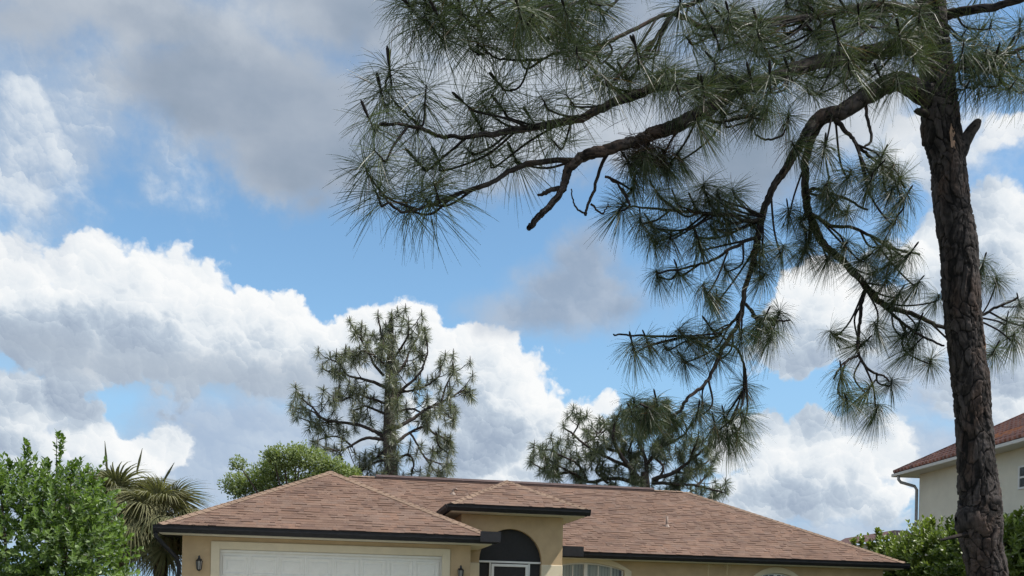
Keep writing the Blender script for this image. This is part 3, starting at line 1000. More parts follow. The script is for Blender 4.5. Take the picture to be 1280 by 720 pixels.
# wall lanterns
def H(a, b, z):
    """house coordinates to world"""
    return Vector((OX + a * math.cos(TH) - b * math.sin(TH), OY + a * math.sin(TH) + b * math.cos(TH), z))
def lantern(a, b, z, label):
    o = empty('wall_lantern', H(a, b, z), TH)
    tag(o, label, 'lantern', 'lanterns on the garage wall')
    k = MB(); k.box(-0.045, 0.045, -0.02, -0.001, -0.12, 0.10); k.build('back_plate', M['black_metal'], o, bevel=0.006)
    k = MB(); k.tube([(0, -0.02, 0.03), (0, -0.06, 0.12), (0, -0.12, 0.13)], 0.010, 6); k.build('arm', M['black_metal'], o)
    k = MB(); k.tube([(0, -0.12, 0.17), (0, -0.12, 0.15), (0, -0.12, 0.10), (0, -0.12, 0.05)], [0.006, 0.022, 0.03, 0.085], 6); k.build('cap', M['black_metal'], o)
    k = MB(); k.tube([(0, -0.12, 0.05), (0, -0.12, -0.13)], [0.062, 0.042], 6); k.build('glass', M['lamp_glass'], o)
    cage = MB()
    for i in range(6):
        t = i * math.pi / 3
        cage.tube([(0.066 * math.cos(t), -0.12 + 0.066 * math.sin(t), 0.05), (0.045 * math.cos(t), -0.12 + 0.045 * math.sin(t), -0.13)], 0.008, 4)
    cage.build('cage', M['black_metal'], o)
    k = MB(); k.tube([(0, -0.12, -0.13), (0, -0.12, -0.145), (0, -0.12, -0.17)], [0.052, 0.045, 0.008], 6); k.build('base', M['black_metal'], o)
lantern(0.37, 0.0, EYE + 0.965, 'black wall lantern left of the garage door, near the dark downspout')
lantern(6.03, 0.0, EYE + 0.93, 'black wall lantern right of the garage door, beside the screened entry')

# two pale cords with bows hanging under the eave
def hanging_cord(a, ln, label):
    o = empty('hanging_cord', H(a, BM - 0.10, EYE + 1.555), TH)
    tag(o, label, 'cord', 'cords hanging from the eave')
    k = MB(); k.tube([(0, 0, 0), (0.01, 0, -0.1), (-0.012, 0, -0.22), (0.004, 0, -ln)], 0.012, 6); k.build('cord', M['cord'], o)
    k = MB()
    for s in (-1, 1):
        k.tube([(0, -0.01, -0.05), (s * 0.06, -0.015, -0.02), (s * 0.10, -0.01, -0.07), (s * 0.05, -0.01, -0.085), (0, -0.01, -0.05)], 0.007, 5)
        k.tube([(0, -0.01, -0.05), (s * 0.035, -0.012, -0.14)], 0.006, 5)
    k.build('bow', M['cord'], o)
hanging_cord(13.62, 0.42, 'longer pale cord with a bow hanging from the eave, left of its pair')
hanging_cord(14.18, 0.30, 'shorter pale cord with a bow hanging from the eave, nearer the small arched window')

# ================================================================ neighbouring house
M['nb_wall'] = mat_plain('neighbour_stucco', (0.70, 0.675, 0.57), 0.9, 0.06, 2.0, 0.004, 60.0, spec=0.2)
M['nb_pipe'] = mat_plain('neighbour_downspout', (0.30, 0.30, 0.30), 0.6, 0.05, 4.0)
M['nb_trim'] = mat_plain('neighbour_trim', (0.60, 0.60, 0.57), 0.6, 0.05, 4.0)
M['tile'] = mat_leaf('roof_tile', (0.120, 0.050, 0.040), (0.340, 0.150, 0.105), 0.0, 0.7, 0.1)
M['tile_new'] = mat_plain('roof_tile_new', (0.46, 0.19, 0.10), 0.8, 0.15, 3.0, spec=0.2)
M['pane_grey'] = mat_plain('window_pane', (0.06, 0.07, 0.075), 0.08, 0.2, 3.0, spec=0.8)

nc_, nd = Vector((14.8, 36.0, 0)), Vector((0.118, -0.993, 0)).normalized()      # far corner; wall runs towards the camera
n_rz = math.atan2(nd.y, nd.x)
nb = empty('neighbouring_house', nc_, n_rz)
tag(nb, 'two storey cream house with red tiled roof at the right edge behind the trunk', 'house')
# local frame: x along the wall towards the camera, y to the right of it (away from our house); z up
NZ = EYE + 5.45      # wall top
NL, NW, NO, NS = 13.0, 10.0, 0.62, 0.53
k = MB(); k.box(0, NL, 0, NW, 0.6, NZ); k.build('wall', M['nb_wall'], nb)
k = MB(); k.box(-NO, NL + NO, -NO, NW + NO, NZ + 0.002, NZ + 0.06); k.build('soffit', M['nb_trim'], nb)
k = MB()
k.box(-NO - 0.10, NL + NO + 0.1, -NO - 0.10, -NO, NZ - 0.02, NZ + 0.09); k.box(-NO - 0.10, -NO, -NO, NW + NO, NZ - 0.02, NZ + 0.09)
k.build('gutter', M['nb_trim'], nb, bevel=0.012)
hw = NW / 2 + NO
z0 = NZ + 0.10
k = MB()
A, B, C_, D_ = (-NO, -NO, z0), (NL + NO, -NO, z0), (NL + NO, NW + NO, z0), (-NO, NW + NO, z0)
r0, r1 = (-NO + hw, NW / 2, z0 + NS * hw), (NL + NO - hw, NW / 2, z0 + NS * hw)
k.poly([A, B, r1, r0]); k.poly([B, C_, r1]); k.poly([C_, D_, r0, r1]); k.poly([D_, A, r0])
nroof = k.build('roof', M['tile'], nb)
# barrel tiles on the slope facing us: half-round pieces in overlapping courses
tl = Arr(); tln = Arr()
pitch, course = 0.235, 0.36
upv = np.array([0, 1, NS]) / math.sqrt(1 + NS * NS)
nv = np.cross([1, 0, 0], upv)
th_ = np.linspace(0, np.pi, 7)
ncol = int((NL + 2 * NO) / pitch)
for i in range(ncol):
    x = -NO + pitch * (i + 0.5)
    lim = min(x + NO, NL + NO - x, hw)          # plan depth available before the hips
    for j in range(int(lim * math.sqrt(1 + NS * NS) / course) + 1):
        s0 = j * course
        s1 = min(s0 + course + 0.05, lim * math.sqrt(1 + NS * NS))
        if s1 - s0 < 0.05: continue
        jit = random.uniform(-0.01, 0.01)
        ring = []
        for s_, rr, lift in ((s0 - 0.06, 0.108, 0.055), (s1, 0.085, 0.015)):
            c0 = np.array([x + jit, -NO, z0]) + upv * s_ + nv * lift
            ring.append(c0 + np.outer(np.cos(th_) * rr, [1, 0, 0]) + np.outer(np.sin(th_) * rr, nv))
        V = np.vstack(ring)
        n = len(th_)
        Q = [(a, a + 1, n + a + 1, n + a) for a in range(n - 1)]
        patch = (3.6 < x < 5.4 and 2 <= j <= 3 and (i * 7 + j) % 5) or (8.4 < x < 9.2 and j == 5)
        (tln if patch else tl).add(V, Q, [(0, a + 1, a) for a in range(1, n - 1)], tint=float(np.clip(random.gauss(0.45, 0.28), 0, 1)))
tl.build('barrel_tiles', [M['tile']], nroof, smooth=True, kind='stuff')
o = tln.build('replaced_tiles', [M['tile_new']], nroof, smooth=True, kind='stuff'); o['label'] = 'patch of brighter orange replacement tiles'
k = MB(); k.tube([(-NO - 0.02, -NO - 0.02, z0 + 0.03), (-NO + hw, NW / 2, z0 + NS * hw + 0.09)], 0.11, 8); k.build('hip_tiles', M['tile'], nroof, smooth=True)
k = MB()
k.tube([(-0.30, -NO - 0.03, NZ - 0.03), (-0.30, -NO - 0.03, NZ - 0.16), (-0.30, -NO + 0.06, NZ - 0.26), (-0.08, -0.14, NZ - 0.42), (-0.05, -0.07, NZ - 0.55), (-0.05, -0.07, NZ - 1.6), (-0.05, -0.07, NZ - 1.95), (-0.07, -0.16, NZ - 2.05)], 0.055, 8)
k.build('downspout', M['nb_pipe'], nb, smooth=True)
wn = empty('window', (0, 0, 0), 0, nb)
wx0, wx1, wz0, wz1 = 5.80, 6.95, EYE + 4.18, EYE + 4.90
k = MB()
for (x0, x1, a, b) in ((wx0, wx0 + 0.07, wz0, wz1), (wx1 - 0.07, wx1, wz0, wz1), (wx0 + 0.07, wx1 - 0.07, wz1 - 0.06, wz1), (wx0 + 0.07, wx1 - 0.07, wz0, wz0 + 0.06), (wx0 + 0.07, wx1 - 0.07, (wz0 + wz1) / 2 - 0.03, (wz0 + wz1) / 2 + 0.03)):
    k.box(x0, x1, -0.035, 0.02, a, b)
k.build('frame', M['white_metal'], wn)
for a, b in ((wz0 + 0.06, (wz0 + wz1) / 2 - 0.03), ((wz0 + wz1) / 2 + 0.03, wz1 - 0.06)):
    k = MB(); k.box(wx0 + 0.07, wx1 - 0.07, -0.012, 0.01, a, b); k.build('pane', M['pane_grey'], wn)
# low wing of the same house seen just above the shrubs
k = MB()
lx, ly, lz = -0.4, -1.0, EYE + 3.10
k.poly([(lx, ly, lz), (lx, 0.3, lz), (lx - 0.9, 0.3, lz + 0.42), (lx - 0.9, ly + 0.75, lz + 0.42)]); k.poly([(lx, ly, lz), (lx - 0.9, ly + 0.75, lz + 0.42), (lx - 5.0, ly + 0.75, lz + 0.42), (lx - 5.0, ly, lz)])
k.poly([(lx - 0.9, ly + 0.75, lz + 0.42), (lx - 0.9, 0.3, lz + 0.42), (lx - 5, 0.3, lz + 0.42), (lx - 5, ly + 0.75, lz + 0.42)])
k.build('low_roof', M['tile'], nb)
k = MB(); k.box(lx - 4.8, lx - 0.3, ly + 0.35, -0.002, 0.6, lz - 0.01); k.build('low_wall', M['nb_wall'], nb)

# ================================================================ leaves and needles
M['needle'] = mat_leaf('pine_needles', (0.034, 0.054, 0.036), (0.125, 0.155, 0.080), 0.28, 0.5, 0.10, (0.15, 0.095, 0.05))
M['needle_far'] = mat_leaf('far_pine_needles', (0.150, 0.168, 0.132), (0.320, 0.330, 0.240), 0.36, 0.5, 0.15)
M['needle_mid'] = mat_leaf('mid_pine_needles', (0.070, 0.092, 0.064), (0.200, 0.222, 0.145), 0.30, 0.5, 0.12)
M['needle_dead'] = mat_leaf('dead_needles', (0.030, 0.022, 0.018), (0.06, 0.042, 0.030), 0.1, 0.6, 0.1)
M['bark'] = mat_bark('pine_bark', (0.013, 0.012, 0.012), (0.080, 0.069, 0.066), 1.0, 0.010)
M['bark_twig'] = mat_bark('pine_twig', (0.018, 0.016, 0.016), (0.048, 0.042, 0.039), 2.0, 0.004)
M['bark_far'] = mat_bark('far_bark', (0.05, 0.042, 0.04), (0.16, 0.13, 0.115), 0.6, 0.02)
M['raw_wood'] = mat_plain('bare_wood', (0.34, 0.22, 0.15), 0.85, 0.35, 18.0, 0.004, 60.0, stretch=(1, 1, 0.2))
M['leaf_shrub'] = mat_leaf('shrub_leaves', (0.040, 0.082, 0.024), (0.245, 0.360, 0.090), 0.40, 0.42, 0.16)
M['leaf_hedge'] = mat_leaf('hedge_leaves', (0.050, 0.090, 0.021), (0.260, 0.330, 0.078), 0.40, 0.5, 0.08)
M['leaf_tree'] = mat_leaf('tree_leaves', (0.110, 0.150, 0.062), (0.310, 0.370, 0.165), 0.40, 0.6, 0.03)
M['palm'] = mat_leaf('palm_leaves', (0.078, 0.088, 0.044), (0.270, 0.255, 0.135), 0.28, 0.5, 0.25)
M['palm_dead'] = mat_leaf('dry_palm_leaves', (0.16, 0.12, 0.07), (0.34, 0.27, 0.16), 0.2, 0.6, 0.2)
M['stem'] = mat_bark('stems', (0.05, 0.042, 0.032), (0.14, 0.12, 0.09), 2.0, 0.006)

def needle_batch(base, dirs, length, width, droop, r, seg=3):
    """flat tapered blades; base, dirs (n,3); returns V, Q"""
    n = len(base)
    L = np.broadcast_to(length, (n,)); Wd = np.broadcast_to(width, (n,))
    side = np.cross(dirs, r.normal(size=(n, 3))); side /= np.linalg.norm(side, axis=1)[:, None] + 1e-9
    P = []
    for i, t in enumerate(np.linspace(0, 1, seg + 1)):
        c = base + dirs * (L * t)[:, None] + np.array([0, 0, -1.0]) * (L * droop * t * t)[:, None]
        wd = Wd * (0.8 if i == 0 else (1.0 if i < seg else 0.35)) * 0.5
        P.append(c - side * wd[:, None]); P.append(c + side * wd[:, None])
    V = np.stack(P, 1).reshape(-1, 3)              # n x 2(seg+1)
    m = 2 * (seg + 1)
    b = (np.arange(n) * m)[:, None, None]
    q = np.array([[2 * s, 2 * s + 1, 2 * s + 3, 2 * s + 2] for s in range(seg)])[None]
    return V, (b + q).reshape(-1, 4), m

def tuft_arr(arr, n, ln, r, scale=1.0, M4=None, candle=True, wid=0.0030, seg=3, mi=0, stem=0.10, lo=30, hi=138, droop=0.30):
    """one tuft of needles round the last stretch of a shoot, axis +Z, tip at the origin"""
    f = r.random(n)
    z = -stem * f ** 1.2
    az = r.random(n) * 2 * np.pi
    pol = np.radians(lo + (hi - lo) * np.clip(0.25 + 0.75 * f + r.normal(0, 0.16, n), 0, 1))
    d = np.stack([np.sin(pol) * np.cos(az), np.sin(pol) * np.sin(az), np.cos(pol)], -1)
    base = np.stack([np.zeros(n), np.zeros(n), z], -1)
    L = ln * r.uniform(0.62, 1.08, n)
    V, Q, m = needle_batch(base, d, L, wid * r.uniform(0.7, 1.2, n), droop * r.uniform(0.3, 1.6, n), r, seg)
    tint = np.repeat(np.clip(r.normal(0.5, 0.22, n), 0, 1), m)
    V = V * scale
    if M4 is not None: V = V @ M4[:3, :3].T + M4[:3, 3]
    arr.add(V, Q, m=mi, tint=tint)
    if candle:
        c = r.uniform(0.7, 1.25)
        sv, sq, st = tube_arrays([(0, 0, -stem), (0, 0, -0.01), (0.002, 0, 0.03 * c), (0.004, 0, 0.075 * c), (0.004, 0, 0.09 * c)], [0.0045, 0.0055, 0.0105, 0.0095, 0.003], 6)
    else:
        sv, sq, st = tube_arrays([(0, 0, -stem), (0, 0, -0.04), (0, 0, 0)], [0.0045, 0.005, 0.003], 5)
    sv = sv * scale
    if M4 is not None: sv = sv @ M4[:3, :3].T + M4[:3, 3]
    arr.add(sv, sq, st, m=1, tint=0.4)

# ================================================================ foreground pine
PY = 7.0
pine = empty('pine_tree', (at(1264, 1055, PY).x, PY, 0.0))
tag(pine, 'tall pine in the foreground with dark scaly trunk and long needle tufts', 'pine tree')
P0 = Vector(pine.location)
def loc(p): return Vector(p) - P0
pxm = lambda w_, Y: w_ * Y / F_PX
trunk_px = [(1266, 1080, 84), (1263, 1045, 72), (1258, 960, 62), (1248, 840, 54), (1235, 720, 50), (1229, 690, 50), (1224, 655, 57), (1225, 630, 53), (1222, 590, 49), (1217, 520, 46), (1210, 450, 47), (1204, 390, 47),
            (1198, 310, 47), (1190, 250, 45), (1185, 205, 45), (1177, 165, 50), (1173, 120, 46), (1169, 70, 41), (1164, 20, 39), (1158, -60, 37), (1150, -160, 33), (1146, -300, 30), (1150, -480, 24), (1158, -640, 15), (1160, -760, 6)]
tp = smooth_line([(*at(x, y, PY), pxm(w_, PY) / 2 * 0.90) for x, y, w_ in trunk_px], 60)
def vor_cells(u, v, seed, cu, cv):
    """distance to the nearest cell border of a wrapped jittered grid: u in [0,1) round, v in metres"""
    r = np.random.default_rng(seed)
    nu = cu
    gu = u * nu; gv = v / cv
    iu = np.floor(gu).astype(int); iv = np.floor(gv).astype(int)
    J = r.random((nu, 400, 3))
    d1 = np.full(u.shape, 9.0); d2 = np.full(u.shape, 9.0); hh = np.zeros(u.shape)
    for du in (-1, 0, 1):
        for dv in (-1, 0, 1):
            a = (iu + du) % nu; b = (iv + dv) % 400
            px = iu + du + 0.12 + 0.76 * J[a, b, 0]; py = iv + dv + 0.12 + 0.76 * J[a, b, 1]
            dd = np.hypot(gu - px, gv - py)
            nearer = dd < d1
            d2 = np.where(nearer, d1, np.minimum(d2, dd))
            hh = np.where(nearer, J[a, b, 2], hh)
            d1 = np.where(nearer, dd, d1)
    return d2 - d1, hh
def val_noise(u, v, seed, fu, fv):
    r = np.random.default_rng(seed)
    T = r.random((fu, 512))
    gu, gv = u * fu, v * fv
    iu, iv = np.floor(gu).astype(int), np.floor(gv).astype(int)
    a, b = gu - iu, gv - iv
    a = a * a * (3 - 2 * a); b = b * b * (3 - 2 * b)
    g = lambda p, q: T[p % fu, q % 512]
    return (g(iu, iv) * (1 - a) + g(iu + 1, iv) * a) * (1 - b) + (g(iu, iv + 1) * (1 - a) + g(iu + 1, iv + 1) * a) * b
def bark_tube(name, line4, n, amp, cells, cell_h, mat, parent, seed=3):
    P, T, N, B = frames(line4[:, :3])
    rad = line4[:, 3]
    k = len(P)
    u = np.linspace(0, 1, n, endpoint=False)
    s = np.concatenate([[0], np.cumsum(np.linalg.norm(np.diff(P, axis=0), axis=1))])
    U, S = np.meshgrid(u, s)
    wu = (U + 0.06 * (val_noise(U, S, seed + 1, 7, 5.0) - 0.5) + 0.03 * (val_noise(U, S, seed + 5, 16, 14.0) - 0.5)) % 1.0
    wv = S + 0.20 * (val_noise(U, S, seed + 2, 6, 4.0) - 0.5)
    e, hsh = vor_cells(wu, wv, seed, cells, cell_h)
    e2, hs2 = vor_cells(wu, wv, seed + 9, int(cells * 2.2), cell_h * 0.45)
    plate = np.clip(e / 0.12, 0, 1); plate = plate * plate * (3 - 2 * plate)
    plate2 = np.clip(e2 / 0.3, 0, 1)
    fine = val_noise(U, S, seed + 3, 40, 60.0) - 0.5
    lump = val_noise(U, S, seed + 4, 4, 3.2) - 0.5
    flake = np.floor((val_noise(U, S, seed + 6, 11, 9.0) * 0.6 + val_noise(U, S, seed + 7, 26, 22.0) * 0.4) * 6) / 6
    disp = amp * (plate * (0.25 + 0.75 * hsh) + 0.35 * plate2 * hs2 + 0.55 * flake + 0.40 * fine + 0.8 * lump - 0.75) * np.clip(rad / 0.1, 0.2, 1.1)[:, None]
    r_ = rad[:, None] + disp
    ang = U * 2 * np.pi
    V = P[:, None, :] + r_[..., None] * (np.cos(ang)[..., None] * N[:, None, :] + np.sin(ang)[..., None] * B[:, None, :])
    V = V.reshape(-1, 3)
    i = np.arange(k - 1)[:, None] * n; j = np.arange(n)[None, :]; j2 = (j + 1) % n
    Q = np.stack([i + j, i + j2, i + n + j2, i + n + j], -1).reshape(-1, 4)
    tint = np.clip(0.30 + 0.26 * plate + 0.30 * (hsh - 0.5) + 0.30 * plate2 * (hs2 - 0.3) + 0.35 * (flake - 0.45), 0, 1).ravel()
    me = np_mesh(name, V - np.array(P0), Q, mats=[mat], smooth=True, attr=tint)
    return link(bpy.data.objects.new(name, me), parent)
tp_f = []
for a, b in zip(tp[:-1], tp[1:]):
    tp_f.append(a)
tp_f.append(tp[-1])
trunk = bark_tube('trunk', np.array(tp_f), 190, 0.015, 16, 0.13, M['bark'], pine)
# swollen knot, broken stub, scar of bare wood, dead twig
def ptube(name, pts, mat, parent, n=12, seed=5, amp=0.006):
    """pts = (px, py, Y, width px)"""
    ln = smooth_line([(*at(x, y, Y), pxm(w_, Y) / 2) for x, y, Y, w_ in pts], 8)
    return bark_tube(name, ln, n, amp, 5, 0.08, mat, parent, seed)
ptube('broken_stub', [(1178, 206, PY - 0.02, 34), (1196, 192, PY - 0.03, 24), (1205, 178, PY - 0.04, 17), (1213, 165, PY - 0.05, 14), (1219, 157, PY - 0.05, 12), (1223, 151, PY - 0.05, 8), (1224, 149, PY - 0.05, 2)], M['bark'], pine, 16, amp=0.012)
ptube('knot', [(1216, 653, PY - 0.01, 50), (1204, 650, PY - 0.02, 36), (1198, 649, PY - 0.02, 22), (1195, 649, PY - 0.02, 6)], M['bark'], pine, 20, amp=0.014)
ptube('knot', [(1234, 628, PY - 0.04, 40), (1245, 628, PY - 0.07, 24), (1250, 628, PY - 0.07, 5)], M['bark'], pine, 20, amp=0.014)
ptube('dead_twig', [(1210, 667, PY - 0.05, 7), (1198, 670, PY - 0.12, 5), (1184, 673, PY - 0.16, 4), (1174, 675, PY - 0.2, 1.5)], M['bark_twig'], pine, 8)
ptube('dead_twig', [(1160, 143, PY - 0.10, 10), (1148, 139, PY - 0.13, 8), (1143, 139, PY - 0.15, 2)], M['bark_twig'], pine, 8)
for (pts_, nm) in (([(1186, 128), (1194, 130), (1199, 150), (1201, 172), (1196, 186), (1189, 184), (1187, 165), (1190, 148)], 'bare_wood_scar'),
                   ([(1229, 420), (1233, 430), (1231, 452), (1226, 448), (1225, 430)], 'bare_wood_scar'), ([(1222, 396), (1229, 402), (1230, 414), (1223, 408)], 'bare_wood_scar')):
    def on_trunk(x, y):
        j = int(np.argmin([abs((HY - F_PX * (p[2] - EYE) / p[1]) - y - (x - CX) * 0) for p in tp_f]))
        c_, r0_ = tp_f[j][:3], tp_f[j][3]
        px_ = CX + F_PX * (c_[0] / c_[1]) + ROLL * F_PX * (c_[2] - EYE) / c_[1]
        dx_ = min(abs(x - px_) * PY / F_PX, r0_ * 0.98)
        return loc(at(x, y, PY - math.sqrt(r0_ * r0_ - dx_ * dx_) - 0.012))
    cx = sum(p[0] for p in pts_) / len(pts_); cy = sum(p[1] for p in pts_) / len(pts_)
    k = MB()
    cp = on_trunk(cx, cy)
    n_ = len(pts_)
    for i in range(n_):
        (x0_, y0_), (x1_, y1_) = pts_[i], pts_[(i + 1) % n_]
        k.poly([on_trunk(x0_, y0_), on_trunk(x1_, y1_), on_trunk((x1_ + cx) / 2, (y1_ + cy) / 2), on_trunk((x0_ + cx) / 2, (y0_ + cy) / 2)])
        k.poly([on_trunk((x0_ + cx) / 2, (y0_ + cy) / 2), on_trunk((x1_ + cx) / 2, (y1_ + cy) / 2), cp])
    k.build(nm, M['raw_wood'], pine)

# limbs: (name, points (px, py, Y, width px))
BR = {
 'A': [(1172, 122, 7.0, 34), (1140, 106, 6.9, 27), (1118, 104, 6.8, 25), (1093, 115, 6.7, 24), (1062, 132, 6.6, 22), (1031, 147, 6.5, 19), (1010, 175, 6.5, 14), (993, 204, 6.5, 12), (972, 237, 6.5, 10), (958, 268, 6.5, 9.5), (949, 299, 6.5, 9), (936, 339, 6.5, 7), (931, 379, 6.5, 6.5), (918, 405, 6.5, 6), (904, 432, 6.5, 5.5), (887, 468, 6.5, 5), (860, 490, 6.4, 4.5), (844, 508, 6.4, 4), (824, 510, 6.3, 3.5), (800, 505, 6.2, 3)],
 'B': [(1040, 143, 6.5, 16), (1018, 168, 6.6, 12), (1006, 200, 6.7, 11), (1006, 233, 6.75, 11), (1011, 262, 6.8, 11), (1027, 294, 6.85, 10.5), (1045, 316, 6.9, 10), (1065, 337, 7.0, 9.5), (1085, 362, 7.1, 9), (1103, 380, 7.2, 8), (1140, 394, 7.3, 6), (1183, 413, 7.4, 5), (1215, 400, 7.5, 4.5), (1240, 388, 7.5, 4), (1272, 372, 7.5, 3)],
 'C': [(1164, 45, 7.0, 26), (1110, 60, 6.8, 21), (1060, 72, 6.6, 20), (1012, 82, 6.4, 19), (968, 92, 6.2, 19), (918, 110, 6.0, 19), (868, 138, 5.8, 20), (838, 157, 5.8, 20), (814, 167, 5.8, 18), (793, 178, 5.8, 16), (760, 186, 5.7, 16), (736, 196, 5.7, 15), (722, 208, 5.7, 13), (712, 220, 5.7, 13), (702, 240, 5.7, 10), (684, 262, 5.7, 9), (672, 275, 5.7, 9), (661, 285, 5.7, 8)],
 'D': [(730, 199, 5.7, 9), (700, 203, 5.65, 8), (658, 205, 5.6, 8), (633, 212, 5.6, 7), (600, 229, 5.5, 6), (571, 242, 5.5, 5), (540, 252, 5.45, 4.5), (504, 263, 5.4, 4), (488, 255, 5.4, 3.2), (474, 240, 5.4, 2.6)],
 'E': [(930, 103, 5.95, 16), (885, 105, 5.9, 15), (840, 109, 5.9, 14), (802, 117, 5.85, 13), (754, 134, 5.8, 12), (720, 149, 5.75, 11), (692, 156, 5.7, 10), (633, 166, 5.6, 8), (579, 175, 5.5, 6), (546, 171, 5.5, 5), (520, 160, 5.4, 4.5), (490, 158, 5.4, 4), (467, 156, 5.4, 3)],
 'F': [(525, 160, 5.45, 4), (510, 140, 5.45, 3.5), (495, 122, 5.45, 3.2), (484, 105, 5.45, 3), (486, 90, 5.45, 3)],
 'G': [(1166, 18, 7.0, 22), (1100, 10, 6.6, 18), (1030, 22, 6.4, 16), (950, 30, 6.2, 14), (880, 36, 6.1, 12), (843, 17, 6.0, 10), (802, 29, 5.9, 9), (760, 52, 5.8, 8), (725, 65, 5.8, 7), (692, 72, 5.7, 6), (667, 76, 5.7, 5.5), (640, 74, 5.7, 5), (617, 69, 5.7, 4.5), (598, 56, 5.7, 4), (587, 46, 5.7, 3)],
 'H': [(1160, -40, 7.0, 24), (1060, -60, 6.6, 18), (960, -40, 6.3, 15), (870, 2, 6.1, 12), (843, 17, 6.0, 9), (820, 50, 6.0, 7), (800, 70, 5.95, 5)],
 'I': [(1158, -60, 7.0, 22), (1000, -70, 6.3, 16), (860, -50, 5.9, 13), (760, -8, 5.7, 10), (733, 5, 5.6, 8), (708, 9, 5.6, 7), (680, -2, 5.6, 6), (620, -8, 5.6, 5), (560, -8, 5.5, 4.5), (535, 5, 5.5, 3.5), (520, 4, 5.5, 3)],
 'J': [(1176, 22, 7.0, 26), (1205, 14, 6.9, 22), (1250, 6, 6.7, 18), (1300, -8, 6.5, 15), (1360, -20, 6.4, 10)],
 'K': [(1184, 98, 7.0, 15), (1200, 84, 7.0, 12), (1215, 76, 6.95, 9), (1240, 70, 6.9, 7), (1262, 66, 6.8, 6), (1290, 55, 6.8, 5), (1320, 50, 6.8, 4)],
 'L': [(931, 379, 6.5, 5), (918, 397, 6.5, 4.5), (900, 412, 6.5, 4.2), (887, 420, 6.5, 4), (847, 420, 6.5, 3.6), (807, 421, 6.5, 3), (780, 420, 6.45, 2.6), (767, 418, 6.4, 2.2)],
 'M': [(955, 272, 6.5, 7), (936, 279, 6.45, 5.5), (905, 272, 6.4, 5), (873, 267, 6.4, 4.5), (838, 262, 6.4, 4), (806, 258, 6.4, 3), (785, 258, 6.4, 2.4)],
 'N': [(947, 296, 6.5, 6), (925, 302, 6.45, 5), (909, 313, 6.4, 4.5), (890, 326, 6.4, 4), (873, 334, 6.4, 3.6), (845, 339, 6.4, 3), (822, 342, 6.4, 2.4)],
 'O': [(931, 379, 6.5, 5), (940, 390, 6.5, 4.2), (950, 398, 6.5, 3.6), (970, 400, 6.5, 3), (988, 400, 6.5, 2.2)],
 'P': [(905, 430, 6.5, 4), (922, 440, 6.5, 3.6), (929, 460, 6.5, 3.2), (930, 485, 6.5, 2.8), (920, 510, 6.5, 2.5), (910, 535, 6.5, 2)],
 'Q': [(1082, 358, 7.1, 6), (1076, 380, 7.1, 5.5), (1072, 405, 7.05, 5), (1070, 430, 7.0, 4.5), (1073, 448, 7.0, 4.2), (1085, 460, 7.0, 3.6), (1100, 468, 7.0, 3), (1112, 478, 7.0, 2.4)],
 'R': [(1072, 445, 7.0, 4), (1058, 452, 6.95, 3.4), (1048, 462, 6.9, 3), (1042, 474, 6.9, 2.4)],
 'S': [(1103, 380, 7.2, 5), (1120, 398, 7.2, 4.4), (1136, 412, 7.15, 3.8), (1160, 424, 7.1, 3.4), (1180, 432, 7.0, 2.6)],
 'T': [(1014, 268, 6.8, 6), (1040, 284, 6.85, 5), (1068, 286, 6.9, 4.5), (1092, 298, 6.9, 4), (1118, 312, 6.9, 3.4), (1150, 318, 6.9, 2.6)],
 'U': [(1044, 148, 6.5, 8), (1056, 165, 6.5, 6), (1065, 178, 6.5, 5), (1078, 190, 6.5, 4.5), (1100, 206, 6.5, 4), (1118, 212, 6.5, 3), (1132, 235, 6.5, 2.4)],
 'V': [(1008, 240, 6.7, 5), (1020, 236, 6.7, 4.5), (1034, 240, 6.7, 4), (1060, 250, 6.7, 3.5), (1085, 262, 6.7, 3)],
 'W': [(762, 186, 5.7, 6), (752, 210, 5.7, 5), (744, 236, 5.7, 4.5), (736, 258, 5.7, 4), (730, 270, 5.7, 3.4), (722, 264, 5.7, 2.8), (716, 252, 5.7, 2.2), (714, 236, 5.7, 1.6)],
 'X': [(738, 254, 5.7, 3.2), (748, 266, 5.7, 2.6), (756, 264, 5.7, 2.2), (760, 254, 5.7, 1.4)],
 'Y': [(756, 222, 5.7, 3.6), (770, 230, 5.75, 3), (780, 242, 5.8, 2.6), (786, 254, 5.85, 2.2)],
 'Z': [(705, 232, 5.7, 8), (690, 236, 5.65, 7), (680, 240, 5.65, 6), (672, 243, 5.65, 3)],
 'AA': [(1082, 125, 6.7, 5), (1085, 150, 6.6, 4.5), (1088, 172, 6.55, 4), (1080, 184, 6.5, 3)],
 'AB': [(885, 150, 5.9, 5), (905, 152, 5.9, 4), (930, 146, 5.9, 3.5), (955, 150, 5.9, 2.5)],
 'AC': [(985, 152, 6.2, 2), (978, 168, 6.2, 3), (962, 175, 6.2, 3), (948, 172, 6.2, 2.4), (943, 162, 6.2, 1.6)],
}
for key in BR:                                          # twigs carry a little wander
    pass
LIMB = {}
br_pts = []
for key, pts_ in BR.items():
    thick = pts_[0][3] > 12
    kw = 0.5 if key in 'GHIJ' else 0.86
    ln = smooth_line([(*at(x, y, Y), pxm(w_, Y) / 2 * kw) for x, y, Y, w_ in pts_], 10 if thick else 6)
    L_ = len(ln)
    r_ = np.random.default_rng(hash(key) % 1000 if False else sum(map(ord, key)) * 7)
    wob = np.cumsum(r_.normal(0, 0.0035, (L_, 3)), axis=0); wob -= np.linspace(0, 1, L_)[:, None] * wob[-1]
    ln[:, :3] += wob
    nm = 'limb' if thick else 'branch'
    LIMB[key] = bark_tube(nm, ln, 22 if thick else 9, 0.011 if thick else 0.004, 7, 0.09, M['bark'] if thick else M['bark_twig'], pine, seed=20 + len(LIMB))
    for p in ln: br_pts.append((p[0], p[1], p[2], key))
